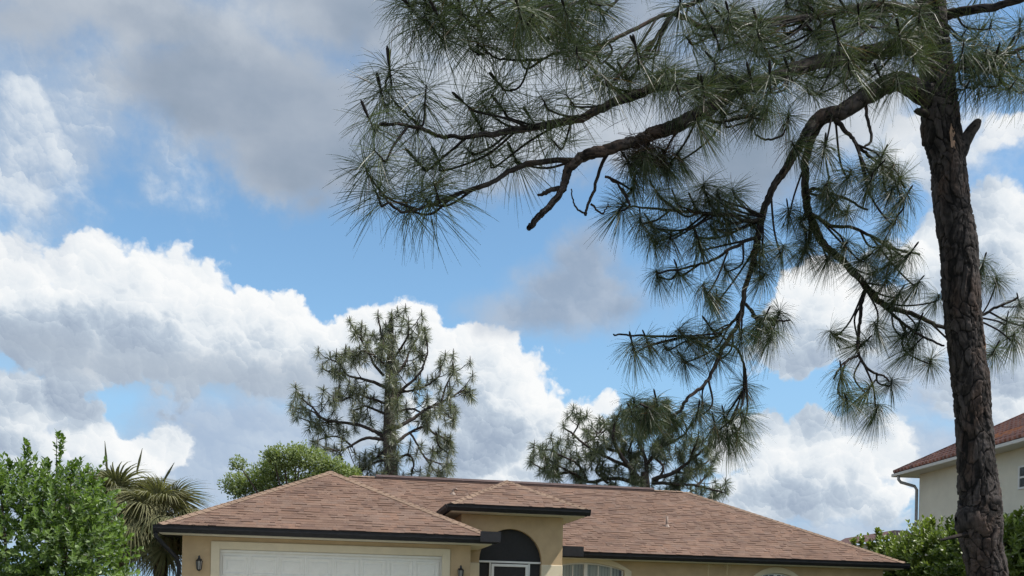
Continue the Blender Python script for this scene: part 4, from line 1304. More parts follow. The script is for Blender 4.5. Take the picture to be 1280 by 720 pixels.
br_xyz = np.array([p[:3] for p in br_pts]); br_key = [p[3] for p in br_pts]

# tufts: photo pixel of the shoot tip, and size
T1 = [(487, 84), (533, 106), (578, 127), (620, 100), (460, 146), (467, 187), (469, 238), (504, 250), (662, 146), (525, 150), (475, 108), (625, 132), (579, 183), (546, 196), (608, 192),
      (542, 228), (708, 118), (687, 172), (583, 44), (600, 40), (625, 28), (646, 54), (667, 28), (692, 42), (721, 58), (510, 122), (556, 150), (596, 150), (640, 150), (500, 176), (520, 200),
      (560, 215), (590, 210), (640, 190), (490, 215), (450, 165), (455, 205), (620, 176), (660, 178), (525, 240), (486, 238), (545, 120), (600, 125), (690, 140), (735, 125), (676, 120),
      (512, 8), (530, 14), (548, 22), (502, -6), (525, -8), (556, 4), (575, 16), (590, -4), (540, 34), (655, 0), (640, 14), (700, 24)]
T2 = [(806, 188), (830, 196), (784, 200), (846, 190), (818, 200), (900, 130), (930, 128), (960, 132), (985, 142), (914, 136), (870, 150), (944, 140), (793, 228), (819, 237), (880, 228), (896, 237), (915, 236), (934, 268),
      (844, 247), (828, 264), (867, 286), (812, 294), (908, 280), (780, 254), (811, 275), (838, 288), (887, 279), (873, 300), (820, 338), (860, 346), (878, 355), (896, 368), (846, 334), (953, 306), (980, 306),
      (1007, 304), (958, 341), (940, 324), (905, 330), (780, 413), (807, 421), (829, 430), (847, 411), (851, 444), (790, 428), (927, 412), (949, 408), (975, 388), (967, 410), (940, 420), (958, 392), (931, 479), (878, 501), (904, 515),
      (927, 513), (909, 536), (873, 510), (893, 528), (920, 540), (782, 482), (792, 497), (806, 503), (820, 499), (811, 514), (833, 512), (800, 520), (788, 512), (865, 250), (886, 250), (855, 270), (905, 256), (800, 268), (870, 425), (895, 440), (885, 405)]
T3 = [(1032, 230), (1008, 300), (1037, 316), (1089, 224), (1117, 233), (1136, 250), (1098, 209), (1065, 212), (1122, 270), (1141, 312), (1122, 316), (1164, 336), (1098, 335), (1084, 321), (1126, 363), (1174, 368), (1037, 413), (1070, 398), (1093, 402),
      (1084, 425), (1136, 416), (1145, 430), (1164, 448), (1037, 473), (1056, 491), (1089, 482), (1115, 474), (1098, 505), (1051, 460), (1075, 500), (1230, 324), (1245, 345), (1273, 374), (1259, 397), (1245, 434), (1235, 452), (1268, 416), (1224, 344), (1284, 400),
      (989, 176), (1031, 178), (1085, 180), (1118, 204), (1135, 240), (1035, 226), (1047, 246), (1105, 190), (1020, 250), (1060, 262), (1110, 300), (1060, 300), (1150, 350), (1108, 345), (1075, 345), (1150, 400), (985, 260), (1000, 270), (1022, 285), (1125, 222), (1180, 445)]
T4 = [(1222, 74), (1242, 84), (1256, 72), (1272, 98), (1232, 98), (1214, 98), (1215, 62), (1235, 56), (1260, 60), (1278, 78), (1225, 84), (1250, 92), (1275, 30), (1240, 24), (1292, 60), (1210, 34), (1300, 96), (1262, 86), (1205, 50), (1290, 30), (1225, 40), (1245, 70), (1285, 110), (1150, 8), (1132, 24), (1170, 2), (1112, 36), (1060, 70), (1045, 40), (1120, 90), (1100, 96), (1145, 76), (1095, 60), (1142, 60)]
r_m = np.random.default_rng(5)
T5 = []
CLUMPS = [(728, 62), (792, 74), (832, 94), (664, 6), (702, 20), (880, 40), (1000, -6), (852, 104), (902, 16), (930, 62), (962, 30), (986, 72), (1022, 44), (1052, 82), (1012, 100), (1070, 20), (1112, 30), (1132, 50),
          (892, 92), (942, 100), (762, 98), (1092, -14), (982, -24), (862, -24), (742, -18), (1010, 8), (1040, 62)]
for (cx_, cy_) in CLUMPS:                                # the thick masses of needles at the top, with gaps between
    for _ in range(4):
        T5.append((cx_ + r_m.normal(0, 13), cy_ + r_m.normal(0, 10)))
def nearest(px, py):
    """3D branch point whose projection is closest to a pixel"""
    d = br_xyz - np.array([0, 0, EYE])
    u, v = d[:, 0] / d[:, 1], d[:, 2] / d[:, 1]
    c, s_ = math.cos(ROLL), math.sin(ROLL)
    qx, qy = CX + F_PX * (u * c + v * s_), HY - F_PX * (-u * s_ + v * c)
    i = int(np.argmin((qx - px) ** 2 + (qy - py) ** 2))
    return i, math.hypot(qx[i] - px, qy[i] - py)
rt = np.random.default_rng(21)
tuft_meshes = []
for i in range(14):
    a = Arr()
    tuft_arr(a, int(rt.integers(120, 165)), 0.27, rt, candle=(i % 7) < 4, hi=(138, 120, 150, 130)[i % 4], droop=(0.30, 0.20, 0.45)[i % 3])
    tuft_meshes.append(a.mesh('needle_tuft', [M['needle'], M['bark_twig']]))
dense_meshes = []
for i in range(10):
    a = Arr()
    tuft_arr(a, int(rt.integers(230, 290)), 0.27, rt, candle=(i % 5) < 3, hi=(158, 150, 165)[i % 3], droop=(0.40, 0.28, 0.55)[i % 3], lo=42, wid=0.0034)
    dense_meshes.append(a.mesh('needle_tuft', [M['needle'], M['bark_twig']]))
twigs = {}
extra = Arr()
n_t = 0
allT = [(x, y, 1.0) for k, (x, y) in enumerate(T1) if k < 25 or k >= 46 or k % 3 == 0] + [(x, y, 0.65) for k, (x, y) in enumerate(T2) if k % 10 != 9] + [(x, y, 0.66) for k, (x, y) in enumerate(T3) if k % 6 != 5] + [(x, y, 0.86) for x, y in T4] + [(x, y, 0.82) for x, y in T5]
for (x, y, sc_) in allT:
    i, dpx = nearest(x, y)
    key = br_key[i]
    back = int(min(20, 6 + dpx * 0.45) * rt.uniform(0.6, 1.2)); i2 = i
    while back > 0 and i2 > 0 and br_key[i2 - 1] == key: i2 -= 1; back -= 1
    base = Vector(br_xyz[i2])
    Y = base.y + rt.normal(0, 0.10) + (rt.normal(-0.22, 0.25) if y < 110 and x > 640 else 0.0)
    tip = at(x, y, Y)
    tilt = min(0.7, abs(rt.normal(0.32, 0.2))); az = rt.uniform(0, 2 * math.pi)
    out = Vector((tip.x - base.x, tip.y - base.y, 0))
    if out.length > 0.03 and rt.random() < 0.75: az = math.atan2(out.y, out.x) + rt.normal(0, 0.5)
    axis = Vector((math.sin(tilt) * math.cos(az), math.sin(tilt) * math.sin(az), math.cos(tilt)))
    if (tip - base).length > 0.02: axis = (axis * 0.75 + (tip - base).normalized() * (0.22 if sc_ < 0.8 else 0.5)).normalized()
    q_ = axis.to_track_quat('Z', 'Y')
    s_ = sc_ * rt.uniform(0.86, 1.1)
    foot = tip - axis * (0.095 * s_)
    # curved twig from the branch to the foot of the tuft
    if (foot - base).length > 0.03:
        mid = base.lerp(foot, 0.5) + Vector((rt.normal(0, 0.03), rt.normal(0, 0.03), -0.07 * (foot - base).length + rt.normal(0, 0.02)))
        ln = smooth_line([tuple(base), tuple(mid), tuple(foot), tuple(foot + axis * 0.05)], 4)
        tv, tq, tt_ = tube_arrays(ln, np.linspace(0.0075, 0.0045, len(ln)), 6)
        twigs.setdefault(key, Arr()).add(tv - np.array(P0), tq, tt_, tint=0.45)
    rot = q_.to_matrix().to_4x4() @ Matrix.Rotation(rt.uniform(0, 6.28), 4, 'Z')
    in_frame = -10 < x < 1290 and y > -25
    if n_t < 300 and in_frame:
        o = bpy.data.objects.new('needle_tuft', dense_meshes[int(rt.integers(0, 10))] if sc_ < 0.8 else tuft_meshes[int(rt.integers(0, 14))])
        o.matrix_local = Matrix.Translation(loc(tip)) @ rot @ Matrix.Diagonal((s_, s_, s_, 1))
        link(o, pine); n_t += 1
    else:
        m4 = np.array(Matrix.Translation(loc(tip)) @ rot)
        tuft_arr(extra, 120, 0.27, rt, s_, m4, seg=2, candle=rt.random() < 0.4)
for key, a in twigs.items():
    a.build('twigs', [M['bark_twig']], LIMB[key], smooth=True, kind='stuff')
# the crown goes on above the frame; unseen tufts added to shade the trunk
for _ in range(330):
    z = rt.uniform(6.6, 12.0); rad_ = (2.9 if z < 9.5 else 2.9 * (12.6 - z) / 3.1) * math.sqrt(rt.random())
    t_ = rt.uniform(0, 6.283)
    tip = Vector((at(1155, -300, PY).x + math.cos(t_) * rad_ - 0.6, PY + math.sin(t_) * rad_ - 0.2, z))
    if (HY - 1230 * (tip.z - EYE) / max(tip.y, 0.5)) > -30: continue
    m4 = np.array(Matrix.Translation(loc(tip)) @ Matrix.Rotation(rt.uniform(0, 6.28), 4, 'Z') @ Matrix.Rotation(rt.normal(0, 0.4), 4, 'X'))
    tuft_arr(extra, 80, 0.30, rt, 1.1, m4, wid=0.004, seg=2, candle=False)
extra.build('needles', [M['needle'], M['bark_twig']], pine, kind='stuff')
# matted clump of dead needles caught under the limb
a = Arr()
rn = np.random.default_rng(9)
n = 900
cen = np.array(at(808, 194, 5.8))
pp = rn.normal(0, 1, (n, 3)) * np.array([0.075, 0.07, 0.045]) + cen
dd = rn.normal(0, 1, (n, 3)) * np.array([1, 1, 0.5]); dd /= np.linalg.norm(dd, axis=1)[:, None]
V, Q, m_ = needle_batch(pp - dd * 0.07, dd, 0.14 * rn.uniform(0.6, 1.2, n), 0.0032, 0.15, rn, 2)
a.add(V - np.array(P0), Q, tint=np.repeat(rn.random(n), m_))
a.build('dead_needle_clump', [M['needle_dead']], pine, kind='stuff')

# ================================================================ broadleaf shrubs and trees
def leaf_batch(pos, nrm, fwd, ln, wd, r, fold=0.18):
    """folded pointed leaves: 6 vertices, 2 quads each"""
    n = len(pos)
    side = np.cross(fwd, nrm); side /= np.linalg.norm(side, axis=1)[:, None] + 1e-9
    nrm = np.cross(side, fwd)
    L = (ln * r.uniform(0.7, 1.15, n))[:, None]; W = (wd * r.uniform(0.75, 1.15, n))[:, None]
    p0 = pos; p1 = pos + fwd * L * 0.45 - side * W * 0.5 + nrm * W * fold; p2 = pos + fwd * L * 0.45 + side * W * 0.5 + nrm * W * fold
    p3 = pos + fwd * L; pm = pos + fwd * L * 0.5
    pl = pos + fwd * L * 0.82 - side * W * 0.3 + nrm * W * fold * 0.6; pr = pos + fwd * L * 0.82 + side * W * 0.3 + nrm * W * fold * 0.6
    V = np.stack([p0, p1, pl, p3, pr, p2], 1).reshape(-1, 3)
    b = (np.arange(n) * 6)[:, None, None]
    q = np.array([[0, 1, 2, 3], [0, 3, 4, 5]])[None]
    return V, (b + q).reshape(-1, 4)

def unit(v): return v / (np.linalg.norm(v, axis=-1, keepdims=True) + 1e-9)

def shoots(arr, starts, dirs, length, nleaf, ln, wd, r, m=0, sm=1, tint_fn=None, spread=0.75):
    """leafy shoots: leaves in a spiral along a short stem"""
    n = len(starts)
    L = length * r.uniform(0.6, 1.2, n)
    ts = np.linspace(0.12, 1.0, nleaf)
    for k, t in enumerate(ts):
        pos = starts + dirs * (L * t)[:, None]
        az = k * 2.4 + r.uniform(0, 1.2, n)
        a = unit(np.cross(dirs, np.tile([0.3, 0.2, 1.0], (n, 1)) + 0.01 * r.normal(size=(n, 3))))
        b = np.cross(dirs, a)
        rad = np.cos(az)[:, None] * a + np.sin(az)[:, None] * b
        fw = unit(rad * spread + dirs * (0.35 + 0.7 * t) + r.normal(0, 0.16, (n, 3)))
        nm = unit(dirs * 1.0 - rad * 0.3 + np.array([0, 0, 0.5]) + r.normal(0, 0.2, (n, 3)))
        V, Q = leaf_batch(pos, nm, fw, ln, wd, r)
        ti = np.clip(r.normal(0.50 + 0.24 * t, 0.20, n), 0, 1)
        arr.add(V, Q, m=m, tint=np.repeat(ti, 6))

def shrub(name, label, cat, centre, blobs, nshoot, mat, seed, ln, wd, slen, nleaf=12, spikes=(), group=None, up=0.55):
    """blobs = list of (dx, dy, dz, rx, ry, rz) about the centre on the ground"""
    r = np.random.default_rng(seed)
    o = empty(name, centre)
    tag(o, label, cat, group)
    a = Arr()
    vol = np.array([b[3] * b[4] + b[5] * b[3] for b in blobs]); vol = vol / vol.sum()
    S, D = [], []
    for b, f in zip(blobs, vol):
        m = int(nshoot * f)
        d = unit(r.normal(size=(m, 3)))
        rr = r.uniform(0.50, 1.0, m) ** 0.6
        lump = 1 + 0.16 * np.sin(d[:, 0] * 7 + seed) * np.cos(d[:, 2] * 6 + seed * 2) + 0.10 * np.sin(d[:, 1] * 11 + d[:, 2] * 9)
        p = d * (rr * lump)[:, None] * np.array(b[3:]) + np.array(b[:3])
        S.append(p); D.append(unit(d + np.array([0, 0, up]) + r.normal(0, 0.25, (m, 3))))
    S = np.vstack(S); D = np.vstack(D)
    keep = S[:, 2] > 0.05
    S, D = S[keep], D[keep]
    shoots(a, S, D, slen, nleaf, ln, wd, r)
    for (dx, dy, dz, h) in spikes:                    # long upright leaders
        t = np.linspace(0, 1, 10)
        st = np.stack([dx + 0.05 * np.sin(t * 3), dy + 0 * t, dz + h * t], -1)
        shoots(a, st, unit(np.tile([0.05, 0, 1.0], (10, 1)) + r.normal(0, 0.15, (10, 3))), slen * (1.15 - 0.95 * t), 7, ln * 0.95, wd, r)
        sv, sq, sT = tube_arrays([(dx, dy, dz - 0.5), (dx, dy, dz + h)], [0.012, 0.004], 5)
        a.add(sv, sq, sT, m=1)
    a.build('foliage', [mat, M['stem']], o, kind='stuff')
    s = Arr()
    for k in range(9):                                # bare stems inside
        b = blobs[k % len(blobs)]
        e = np.array([b[0] + r.normal(0, b[3] * 0.4), b[1] + r.normal(0, b[4] * 0.4), b[2] + b[5] * r.uniform(0.2, 0.7)])
        st = np.array([e[0] * 0.3 + r.normal(0, 0.1), e[1] * 0.3 + r.normal(0, 0.1), -0.1])
        ln_ = smooth_line([st, st * 0.5 + e * 0.5 + r.normal(0, 0.1, 3), e], 5)
        sv, sq, sT = tube_arrays(ln_, np.linspace(0.04, 0.012, len(ln_)), 6)
        s.add(sv, sq, sT)
    s.build('stems', [M['stem']], o, smooth=True, kind='stuff')
    return o

gz = lambda x, y: float(ground_z(np.array(x), np.array(y)))
# big glossy shrub at the left edge
LSY = 14.0
c = at(55, 720, LSY); cg = (c.x, LSY, gz(c.x, LSY))
def rel(px, py, cxyz, Y):
    p = at(px, py, Y); return (p.x - cxyz[0], Y - cxyz[1], p.z - cxyz[2])
B_ = []
for (px, py, rx, rz, dy) in ((60, 655, 75, 85, 0), (15, 650, 60, 70, -0.2), (96, 684, 42, 58, 0.1), (70, 760, 85, 80, 0), (10, 760, 60, 70, -0.1), (75, 610, 36, 45, 0.2), (20, 605, 30, 35, 0), (108, 652, 22, 30, 0.2), (60, 850, 70, 60, 0)):
    q = rel(px, py + 26, cg, LSY); B_.append((q[0], dy, q[2], rx * LSY / F_PX, 0.75, rz * LSY / F_PX))
sp = []
for (px, py, h) in ((66, 590, 0.52), (25, 596, 0.48), (50, 602, 0.22), (5, 606, 0.28), (84, 606, 0.20), (108, 622, 0.15)):
    q = rel(px, py, cg, LSY); sp.append((q[0], 0.1, q[2], h))
shrub('shrub', 'tall glossy green shrub with upright leaders at the left edge', 'shrub', cg, B_, 1850, M['leaf_shrub'], 31, 0.088, 0.05, 0.30, 13, sp)

# shrubs between the houses, right
def right_shrub(label, px, Y, top, wpx, seed, spikes=(), n=520):
    c = at(px, 720, Y); cg = (c.x, Y, gz(c.x, Y))
    B_ = []
    for (dx, ty, rx, rz) in ((0, top + 38, wpx * 0.55, 42), (-wpx * 0.45, top + 52, wpx * 0.42, 40), (wpx * 0.45, top + 48, wpx * 0.42, 40), (0, top + 95, wpx * 0.7, 60), (-wpx * 0.2, top + 20, wpx * 0.22, 22), (wpx * 0.28, top + 18, wpx * 0.24, 22)):
        q = rel(px + dx, ty, cg, Y); B_.append((q[0], 0, q[2], rx * Y / F_PX, 0.9, rz * Y / F_PX))
    sp = []
    for (sx, sy, h) in spikes:
        q = rel(sx, sy, cg, Y); sp.append((q[0], 0, q[2], h))
    return shrub('shrub', label, 'shrub', cg, B_, n, M['leaf_hedge'], seed, 0.155, 0.085, 0.42, 11, sp, 'shrubs between the two houses')
right_shrub('green shrub just beyond the right end of the brown roof', 1118, 31.5, 684, 40, 41, ((1066, 690, 0.25), (1075, 690, 0.25), (1086, 692, 0.2), (1095, 684, 0.45)), 700)
right_shrub('broad leafy shrub left of the pine trunk, under the cream wall', 1165, 30.0, 668, 62, 42, ((1154, 668, 0.25), (1164, 666, 0.25), (1185, 668, 0.2)), 1050)
right_shrub('leafy shrub hidden mostly behind the pine trunk', 1222, 28.5, 664, 56, 43, (), 800)
right_shrub('leafy shrub right of the pine trunk at the right edge', 1275, 27.0, 656, 60, 44, ((1270, 658, 0.25), (1282, 656, 0.2)), 950)

# light green tree behind the garage roof
def clump_tree(name, label, clumps, Y, mat, seed, nleaf, ln, wd, trunk_pts):
    r = np.random.default_rng(seed)
    b = at(trunk_pts[0][0], trunk_pts[0][1], Y); base = (b.x, Y, gz(b.x, Y))
    o = empty(name, base)
    tag(o, label, 'tree')
    a = Arr()
    tw = Arr()
    tb = Vector(base)
    for (px, py, rp) in clumps:
        q = Vector(rel(px, py, base, Y)) + Vector((0, r.normal(0, 0.7), 0))
        rad = rp * Y / F_PX
        m = int(nleaf * (rp / 20.0) ** 2)
        d = unit(r.normal(size=(m, 3)))
        p = np.array(q) + d * (r.uniform(0.15, 1, m) ** 0.6)[:, None] * rad * np.array([1, 1, 0.85]) * (1 + 0.2 * np.sin(d[:, :1] * 9 + px))
        fw = unit(d * 0.7 + r.normal(0, 0.6, (m, 3)) + np.array([0, 0, -0.1])); nm = unit(d + np.array([0, 0, 0.9]) + r.normal(0, 0.4, (m, 3)))
        V, Q = leaf_batch(p, nm, fw, ln, wd, r)
        a.add(V, Q, tint=np.repeat(np.clip(r.normal(0.40, 0.2, m) + 0.25 * d[:, 2], 0, 1), 6))
        t = np.array(q)
        ln_ = smooth_line([(0, 0, t[2] * 0.35), t * np.array([0.5, 0.5, 0.75]), t], 5)
        sv, sq, sT = tube_arrays(ln_, np.linspace(0.07, 0.015, len(ln_)), 6); tw.add(sv, sq, sT)
    a.build('crown', [mat], o, kind='stuff')
    tv, tq, tT = tube_arrays(smooth_line([(0, 0, -0.1), (0.05, 0, 1.5), (0, 0.05, 3.2)], 5), np.linspace(0.2, 0.12, 11), 10); tw.add(tv, tq, tT)
    tw.build('trunk', [M['bark_far']], o, smooth=True)
rr_ = np.random.default_rng(77)
CL = [(300, 608, 20), (318, 596, 20), (340, 584, 21), (362, 578, 20), (382, 576, 20), (402, 582, 20), (420, 588, 18), (436, 596, 15), (330, 610, 24), (360, 606, 26), (395, 606, 26), (425, 612, 20), (350, 574, 12), (392, 568, 12), (292, 606, 10), (310, 586, 10), (372, 566, 11), (440, 590, 9), (330, 577, 9)]
clump_tree('leafy_tree', 'light green leafy tree rising behind the garage roof', CL, 36.0, M['leaf_tree'], 51, 1100, 0.12, 0.055, [(365, 720)])

# ---------------------------------------------------------------- pines behind the house
def far_pine(label, base_px, Y, trunk_px_, branches, seed, ln, wid, nn, extra_pts=(), spread=1.0, dens=0.40, nm='needle_far'):
    r = np.random.default_rng(seed)
    b = at(base_px[0], base_px[1], Y); base = Vector((b.x, Y, gz(b.x, Y)))
    o = empty('pine_tree', base); tag(o, label, 'pine tree')
    W = Arr(); a = Arr()
    if trunk_px_:
        lnp = [(0, 0, -0.1, pxm(trunk_px_[0][2], Y) / 2 * 1.25)] + [(*(Vector(at(x, y, Y)) - base), pxm(w_, Y) / 2) for x, y, w_ in trunk_px_]
        ls = smooth_line(lnp, 8)
        tv, tq, tT = tube_arrays(ls[:, :3], ls[:, 3], 12)
        T_ = Arr(); T_.add(tv, tq, tT); T_.build('trunk', [M['bark_far']], o, smooth=True)
    def tuft(p, s=1.0):
        tilt = abs(r.normal(0.3, 0.2)); az = r.uniform(0, 6.28)
        m4 = np.array(Matrix.Translation(p) @ Matrix.Rotation(az, 4, 'Z') @ Matrix.Rotation(tilt, 4, 'X'))
        tuft_arr(a, nn, ln, r, s * r.uniform(0.85, 1.15), m4, candle=False, wid=wid, seg=2, stem=0.22, lo=10, hi=150, droop=0.22)
        c0 = np.array(p)
        sv, sq, sT = tube_arrays([c0 - [0, 0, 0.10], c0 + [0, 0, 0.05], c0 + [0, 0, 0.22]], [0.016, 0.024, 0.010], 5)
        W.add(sv, sq, sT, tint=0.3)
    for pts_ in branches:
        dz = r.normal(0, 1.0) * spread
        n = len(pts_)
        # y drifts away from the trunk along the branch
        P = [(*(Vector(at(x, y, Y + dz * i / max(1, n - 1))) - base), pxm(w_, Y) / 2) for i, (x, y, w_) in enumerate(pts_)]
        ls = smooth_line(P, 7)
        ls[:, :3] += np.cumsum(r.normal(0, 0.012, (len(ls), 3)), axis=0)
        tv, tq, tT = tube_arrays(ls[:, :3], ls[:, 3], 6); W.add(tv, tq, tT, tint=0.4)
        L_ = len(ls)
        tuft(Vector(ls[-1, :3]) + Vector((0, 0, 0.1)))
        for i in range(int(L_ * 0.30), L_):
            if r.random() < dens:
                off = Vector((r.normal(0, 0.34), r.normal(0, 0.5), r.normal(0.08, 0.30)))
                p = Vector(ls[i, :3]) + off
                tuft(p, r.uniform(0.8, 1.1))
                c0 = ls[max(0, i - 2), :3]
                sv, sq, sT = tube_arrays(smooth_line([c0, (c0 + np.array(p)) / 2 - [0, 0, 0.08], np.array(p)], 3), [0.022, 0.02, 0.018, 0.017, 0.016, 0.015, 0.012], 5)
                W.add(sv, sq, sT, tint=0.35)
    for (x, y, rp, m) in extra_pts:
        for _ in range(m):
            p = Vector(at(x + r.normal(0, rp * 0.5), y + r.normal(0, rp * 0.5), Y + r.normal(0, 0.6))) - base
            tuft(p, r.uniform(0.85, 1.15))
    W.build('branches', [M['bark_far']], o, smooth=True, kind='stuff')
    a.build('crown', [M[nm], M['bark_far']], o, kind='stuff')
    return o
br1 = [
 [(485, 552, 6), (470, 540, 5), (445, 530, 4), (415, 527, 3.5), (400, 522, 3), (388, 508, 2.5), (376, 497, 2)],
 [(415, 527, 3), (398, 530, 2.5), (382, 526, 2), (370, 522, 1.6)], [(400, 522, 2.6), (385, 512, 2), (370, 512, 1.6)],
 [(484, 550, 5), (460, 548, 4), (440, 560, 3), (425, 565, 2.5), (410, 560, 2)], [(440, 558, 3), (428, 548, 2.4), (412, 545, 2), (392, 552, 1.6)], [(425, 565, 3), (430, 582, 2.4), (420, 590, 2), (440, 598, 1.8)],
 [(482, 484, 5), (462, 477, 4), (445, 472, 3), (432, 466, 2.6), (424, 455, 2.2), (412, 450, 1.8)], [(432, 466, 2.6), (416, 464, 2), (404, 460, 1.6)], [(424, 455, 2), (420, 442, 1.6), (436, 440, 1.6)],
 [(480, 470, 4), (468, 455, 3.4), (462, 440, 2.8), (455, 425, 2.2), (456, 408, 1.8)], [(484, 505, 4), (466, 498, 3), (446, 492, 2.5), (430, 500, 2), (424, 494, 1.6)],
 [(484, 520, 4), (470, 512, 3.2), (455, 508, 2.6), (440, 515, 2), (446, 522, 1.8)], [(486, 575, 4), (470, 580, 3), (458, 590, 2.6), (450, 602, 2), (468, 606, 2)],
 [(494, 535, 6), (515, 522, 5), (535, 508, 4), (552, 500, 3.4), (568, 492, 2.6), (580, 485, 2)], [(552, 500, 3), (556, 485, 2.4), (562, 470, 2), (566, 458, 1.6)], [(536, 508, 3), (550, 512, 2.4), (562, 522, 2), (566, 530, 1.6)],
 [(496, 552, 5), (512, 540, 4), (530, 532, 3.2), (545, 540, 2.6), (560, 548, 2), (566, 558, 1.6)], [(512, 540, 3.4), (522, 555, 2.8), (530, 570, 2.4), (545, 578, 2), (566, 582, 1.6)], [(530, 570, 2.4), (545, 590, 2), (552, 596, 1.6)], [(545, 540, 2.4), (548, 556, 2), (560, 566, 1.6)],
 [(494, 500, 5), (505, 485, 4), (520, 470, 3.2), (530, 455, 2.6), (535, 438, 2), (532, 422, 1.6)], [(494, 490, 4), (512, 488, 3.2), (530, 482, 2.6), (545, 470, 2), (546, 456, 1.6)], [(492, 470, 4), (505, 455, 3.2), (512, 440, 2.6), (520, 425, 2), (528, 412, 1.6)],
 [(490, 450, 4), (500, 435, 3), (508, 420, 2.4), (510, 404, 1.8)], [(488, 440, 4), (478, 425, 3), (474, 410, 2.4), (472, 398, 1.8)], [(488, 420, 4), (488, 405, 3), (492, 395, 2)], [(496, 575, 4), (510, 570, 3), (518, 582, 2.4), (515, 596, 2)], [(494, 515, 4), (512, 512, 3), (526, 518, 2.4), (534, 530, 2)],
 [(486, 462, 3), (470, 446, 2.6), (455, 440, 2), (444, 448, 1.6)], [(490, 560, 4), (478, 566, 3), (466, 575, 2.4)]]
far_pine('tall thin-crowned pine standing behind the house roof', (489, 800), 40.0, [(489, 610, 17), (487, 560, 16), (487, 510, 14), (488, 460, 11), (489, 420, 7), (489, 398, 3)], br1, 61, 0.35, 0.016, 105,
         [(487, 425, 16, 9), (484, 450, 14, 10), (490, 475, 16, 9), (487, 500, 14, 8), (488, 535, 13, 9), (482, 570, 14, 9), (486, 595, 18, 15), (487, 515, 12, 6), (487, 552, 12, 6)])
br2 = [
 [(805, 606, 7), (790, 585, 6), (775, 565, 5), (768, 545, 4), (772, 525, 3), (778, 512, 2)], [(790, 585, 5), (765, 575, 4), (745, 565, 3.4), (728, 555, 3), (715, 545, 2.4), (705, 535, 2)], [(805, 606, 6), (770, 598, 5), (735, 602, 4), (715, 590, 3.4), (692, 592, 2.8), (675, 584, 2.2), (665, 578, 1.8)],
 [(735, 602, 3.6), (722, 580, 3), (705, 570, 2.4), (690, 560, 2), (676, 560, 1.6)], [(715, 590, 3), (695, 580, 2.4), (680, 570, 2)], [(715, 545, 2.4), (722, 530, 2), (720, 520, 1.6)], [(728, 555, 2.6), (745, 545, 2), (738, 532, 1.6)],
 [(805, 606, 6), (808, 580, 5), (800, 555, 4), (805, 535, 3.4), (812, 515, 2.6), (818, 505, 2)], [(808, 580, 5), (825, 560, 4), (835, 540, 3.2), (838, 520, 2.4), (832, 505, 2)], [(825, 560, 4), (845, 550, 3), (858, 540, 2.4), (852, 525, 2)],
 [(815, 600, 6), (840, 590, 5), (862, 575, 4), (878, 562, 3), (888, 555, 2.2)], [(840, 590, 4), (860, 590, 3), (880, 580, 2.4), (890, 572, 2)], [(862, 576, 3.4), (868, 560, 2.8), (872, 545, 2)], [(815, 604, 5), (845, 606, 4), (870, 608, 3.4), (888, 614, 2.6), (905, 618, 2)], [(870, 608, 3), (880, 598, 2.4), (885, 590, 2)],
 [(795, 590, 4), (785, 570, 3), (790, 550, 2.6), (788, 530, 2)], [(768, 545, 3.4), (758, 535, 2.6), (750, 540, 2), (748, 525, 1.6)], [(775, 565, 4), (758, 560, 3), (752, 548, 2)], [(760, 604, 4), (745, 590, 3), (750, 575, 2)], [(820, 604, 4), (830, 585, 3.4), (815, 570, 2.6), (822, 555, 2)]]
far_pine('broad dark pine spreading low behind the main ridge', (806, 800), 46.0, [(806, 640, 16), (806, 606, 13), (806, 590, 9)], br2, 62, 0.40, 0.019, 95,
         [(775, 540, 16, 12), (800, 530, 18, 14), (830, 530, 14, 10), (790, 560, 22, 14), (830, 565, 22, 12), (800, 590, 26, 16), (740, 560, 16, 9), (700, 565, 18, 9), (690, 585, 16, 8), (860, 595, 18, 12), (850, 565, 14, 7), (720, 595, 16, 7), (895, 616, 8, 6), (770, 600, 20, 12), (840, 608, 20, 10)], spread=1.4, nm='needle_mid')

# ---------------------------------------------------------------- fan palms left of the garage
def fan_leaf(arr, r, petiole=0.9, ln=0.85, nb=42, dead=False):
    """one fan leaf: petiole along +X, blades fanned in a shallow cup; origin at the foot of the petiole"""
    droop0 = 0.30 if not dead else 0.5
    pts = [(petiole * t, 0, 0.18 * math.sin(t * 1.6) - droop0 * 0.35 * t * t) for t in np.linspace(0, 1, 6)]
    sv, sq, sT = tube_arrays(pts, np.linspace(0.018, 0.010, 6), 5); arr.add(sv, sq, sT, tint=0.55)
    hub = np.array(pts[-1])
    an = np.radians(np.linspace(-128, 128, nb)) + r.normal(0, 0.03, nb)
    d = np.stack([np.cos(an), np.sin(an), 0.25 + 0.12 * np.abs(np.sin(an)) + r.normal(0, 0.05, nb)], -1); d = unit(d)
    L = ln * (0.72 + 0.28 * np.cos(an * 0.6)) * r.uniform(0.9, 1.08, nb)
    side = unit(np.cross(d, np.tile([0, 0, 1.0], (nb, 1))))
    seg = 5
    P = []
    for i, t in enumerate(np.linspace(0.02, 1, seg + 1)):
        c = hub + d * (L * t)[:, None] - np.array([0, 0, 1.0]) * (L * (1.0 if not dead else 1.1) * t ** 2.4)[:, None]
        w_ = 0.036 * (0.35 if i == 0 else (1.0 if t < 0.55 else max(0.05, 1.0 - (t - 0.5) * 1.9)))
        P += [c - side * w_ / 2, c + side * w_ / 2]
    V = np.stack(P, 1).reshape(-1, 3); m = 2 * (seg + 1)
    b = (np.arange(nb) * m)[:, None, None]
    q = np.array([[2 * s, 2 * s + 1, 2 * s + 3, 2 * s + 2] for s in range(seg)])[None]
    arr.add(V, (b + q).reshape(-1, 4), tint=np.repeat(np.clip(r.normal(0.5, 0.2, nb), 0, 1), m))
rp = np.random.default_rng(88)
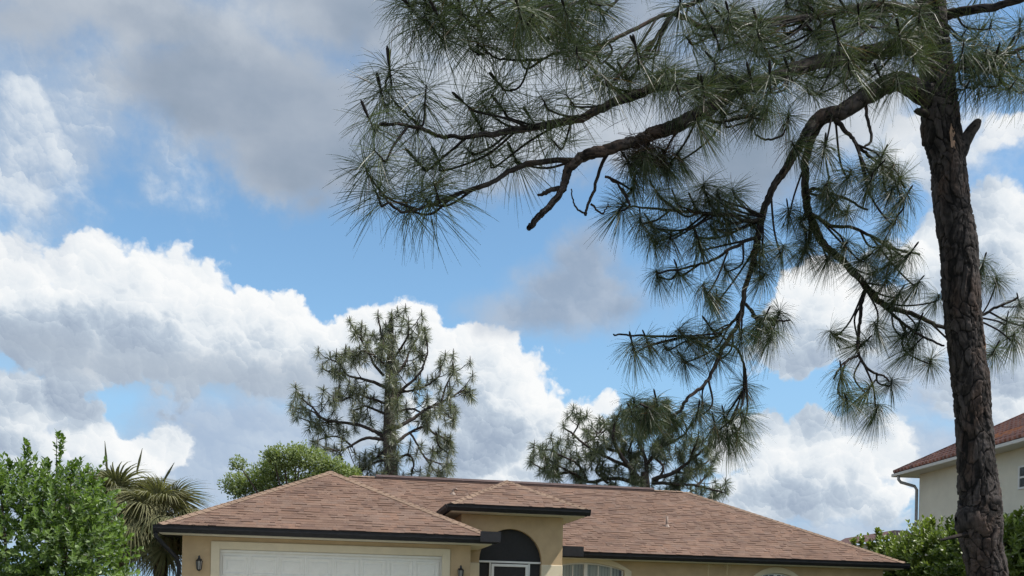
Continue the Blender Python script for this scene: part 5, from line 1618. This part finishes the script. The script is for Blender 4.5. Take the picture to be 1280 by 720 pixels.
leafs, deads = [], []
for i in range(5):
    a = Arr(); fan_leaf(a, rp, rp.uniform(0.55, 0.9), rp.uniform(0.75, 0.95)); leafs.append(a.mesh('frond', [M['palm']]))
for i in range(2):
    a = Arr(); fan_leaf(a, rp, 0.5, 0.8, 22, True); deads.append(a.mesh('dry_frond', [M['palm_dead']]))
def palm(label, px, py, Y, scale, nf, nd_, spears, seed):
    """px, py = heart of the crown"""
    r = np.random.default_rng(seed)
    h = at(px, py, Y); g0 = gz(h.x, Y)
    o = empty('fan_palm', (h.x, Y, g0)); tag(o, label, 'palm tree', 'palms left of the garage')
    hh = h.z - g0
    T_ = Arr()
    zz = np.linspace(-0.1, hh, 26)
    tv, tq, tT = tube_arrays([(0.03 * math.sin(z), 0, z) for z in zz], 0.15 + 0.012 * (np.arange(26) % 2), 12); T_.add(tv, tq, tT)
    T_.build('trunk', [M['stem']], o, smooth=False)
    for k in range(nf + nd_):
        dead = k >= nf
        f = bpy.data.objects.new('dry_frond' if dead else 'frond', deads[k % 2] if dead else leafs[int(r.integers(0, 5))])
        az = k * 2.39996 + r.normal(0, 0.2)
        el = -0.35 - 0.9 * r.random() if dead else 1.0 - 1.75 * (k / nf) + r.normal(0, 0.12)
        s = scale * r.uniform(0.88, 1.1)
        f.matrix_local = Matrix.Translation((0, 0, hh)) @ Matrix.Rotation(az, 4, 'Z') @ Matrix.Rotation(-el, 4, 'Y') @ Matrix.Rotation(r.normal(0, 0.25), 4, 'X') @ Matrix.Diagonal((s, s, s, 1))
        link(f, o)
    for (sx, sy, bx, by) in spears:
        k = MB(); p1 = at(bx, by, Y) - Vector(o.location); p2 = at(sx, sy, Y) - Vector(o.location)
        k.tube([p1, p1.lerp(p2, 0.5), p2], [0.022, 0.028, 0.004], 6)
        k.build('spear_leaf', M['palm'], o)
palm('shaggy fan palm with two upright spears behind the glossy shrub', 152, 646, 24.0, 1.12, 34, 12, ((131, 551, 134, 590), (178, 560, 171, 590)), 91)
palm('fan palm nearest the garage corner with drooping fronds', 200, 652, 23.0, 0.98, 34, 14, ((218, 578, 204, 602),), 92)
palm('low fan palm half hidden behind the glossy shrub', 108, 640, 25.5, 0.95, 20, 3, (), 93)
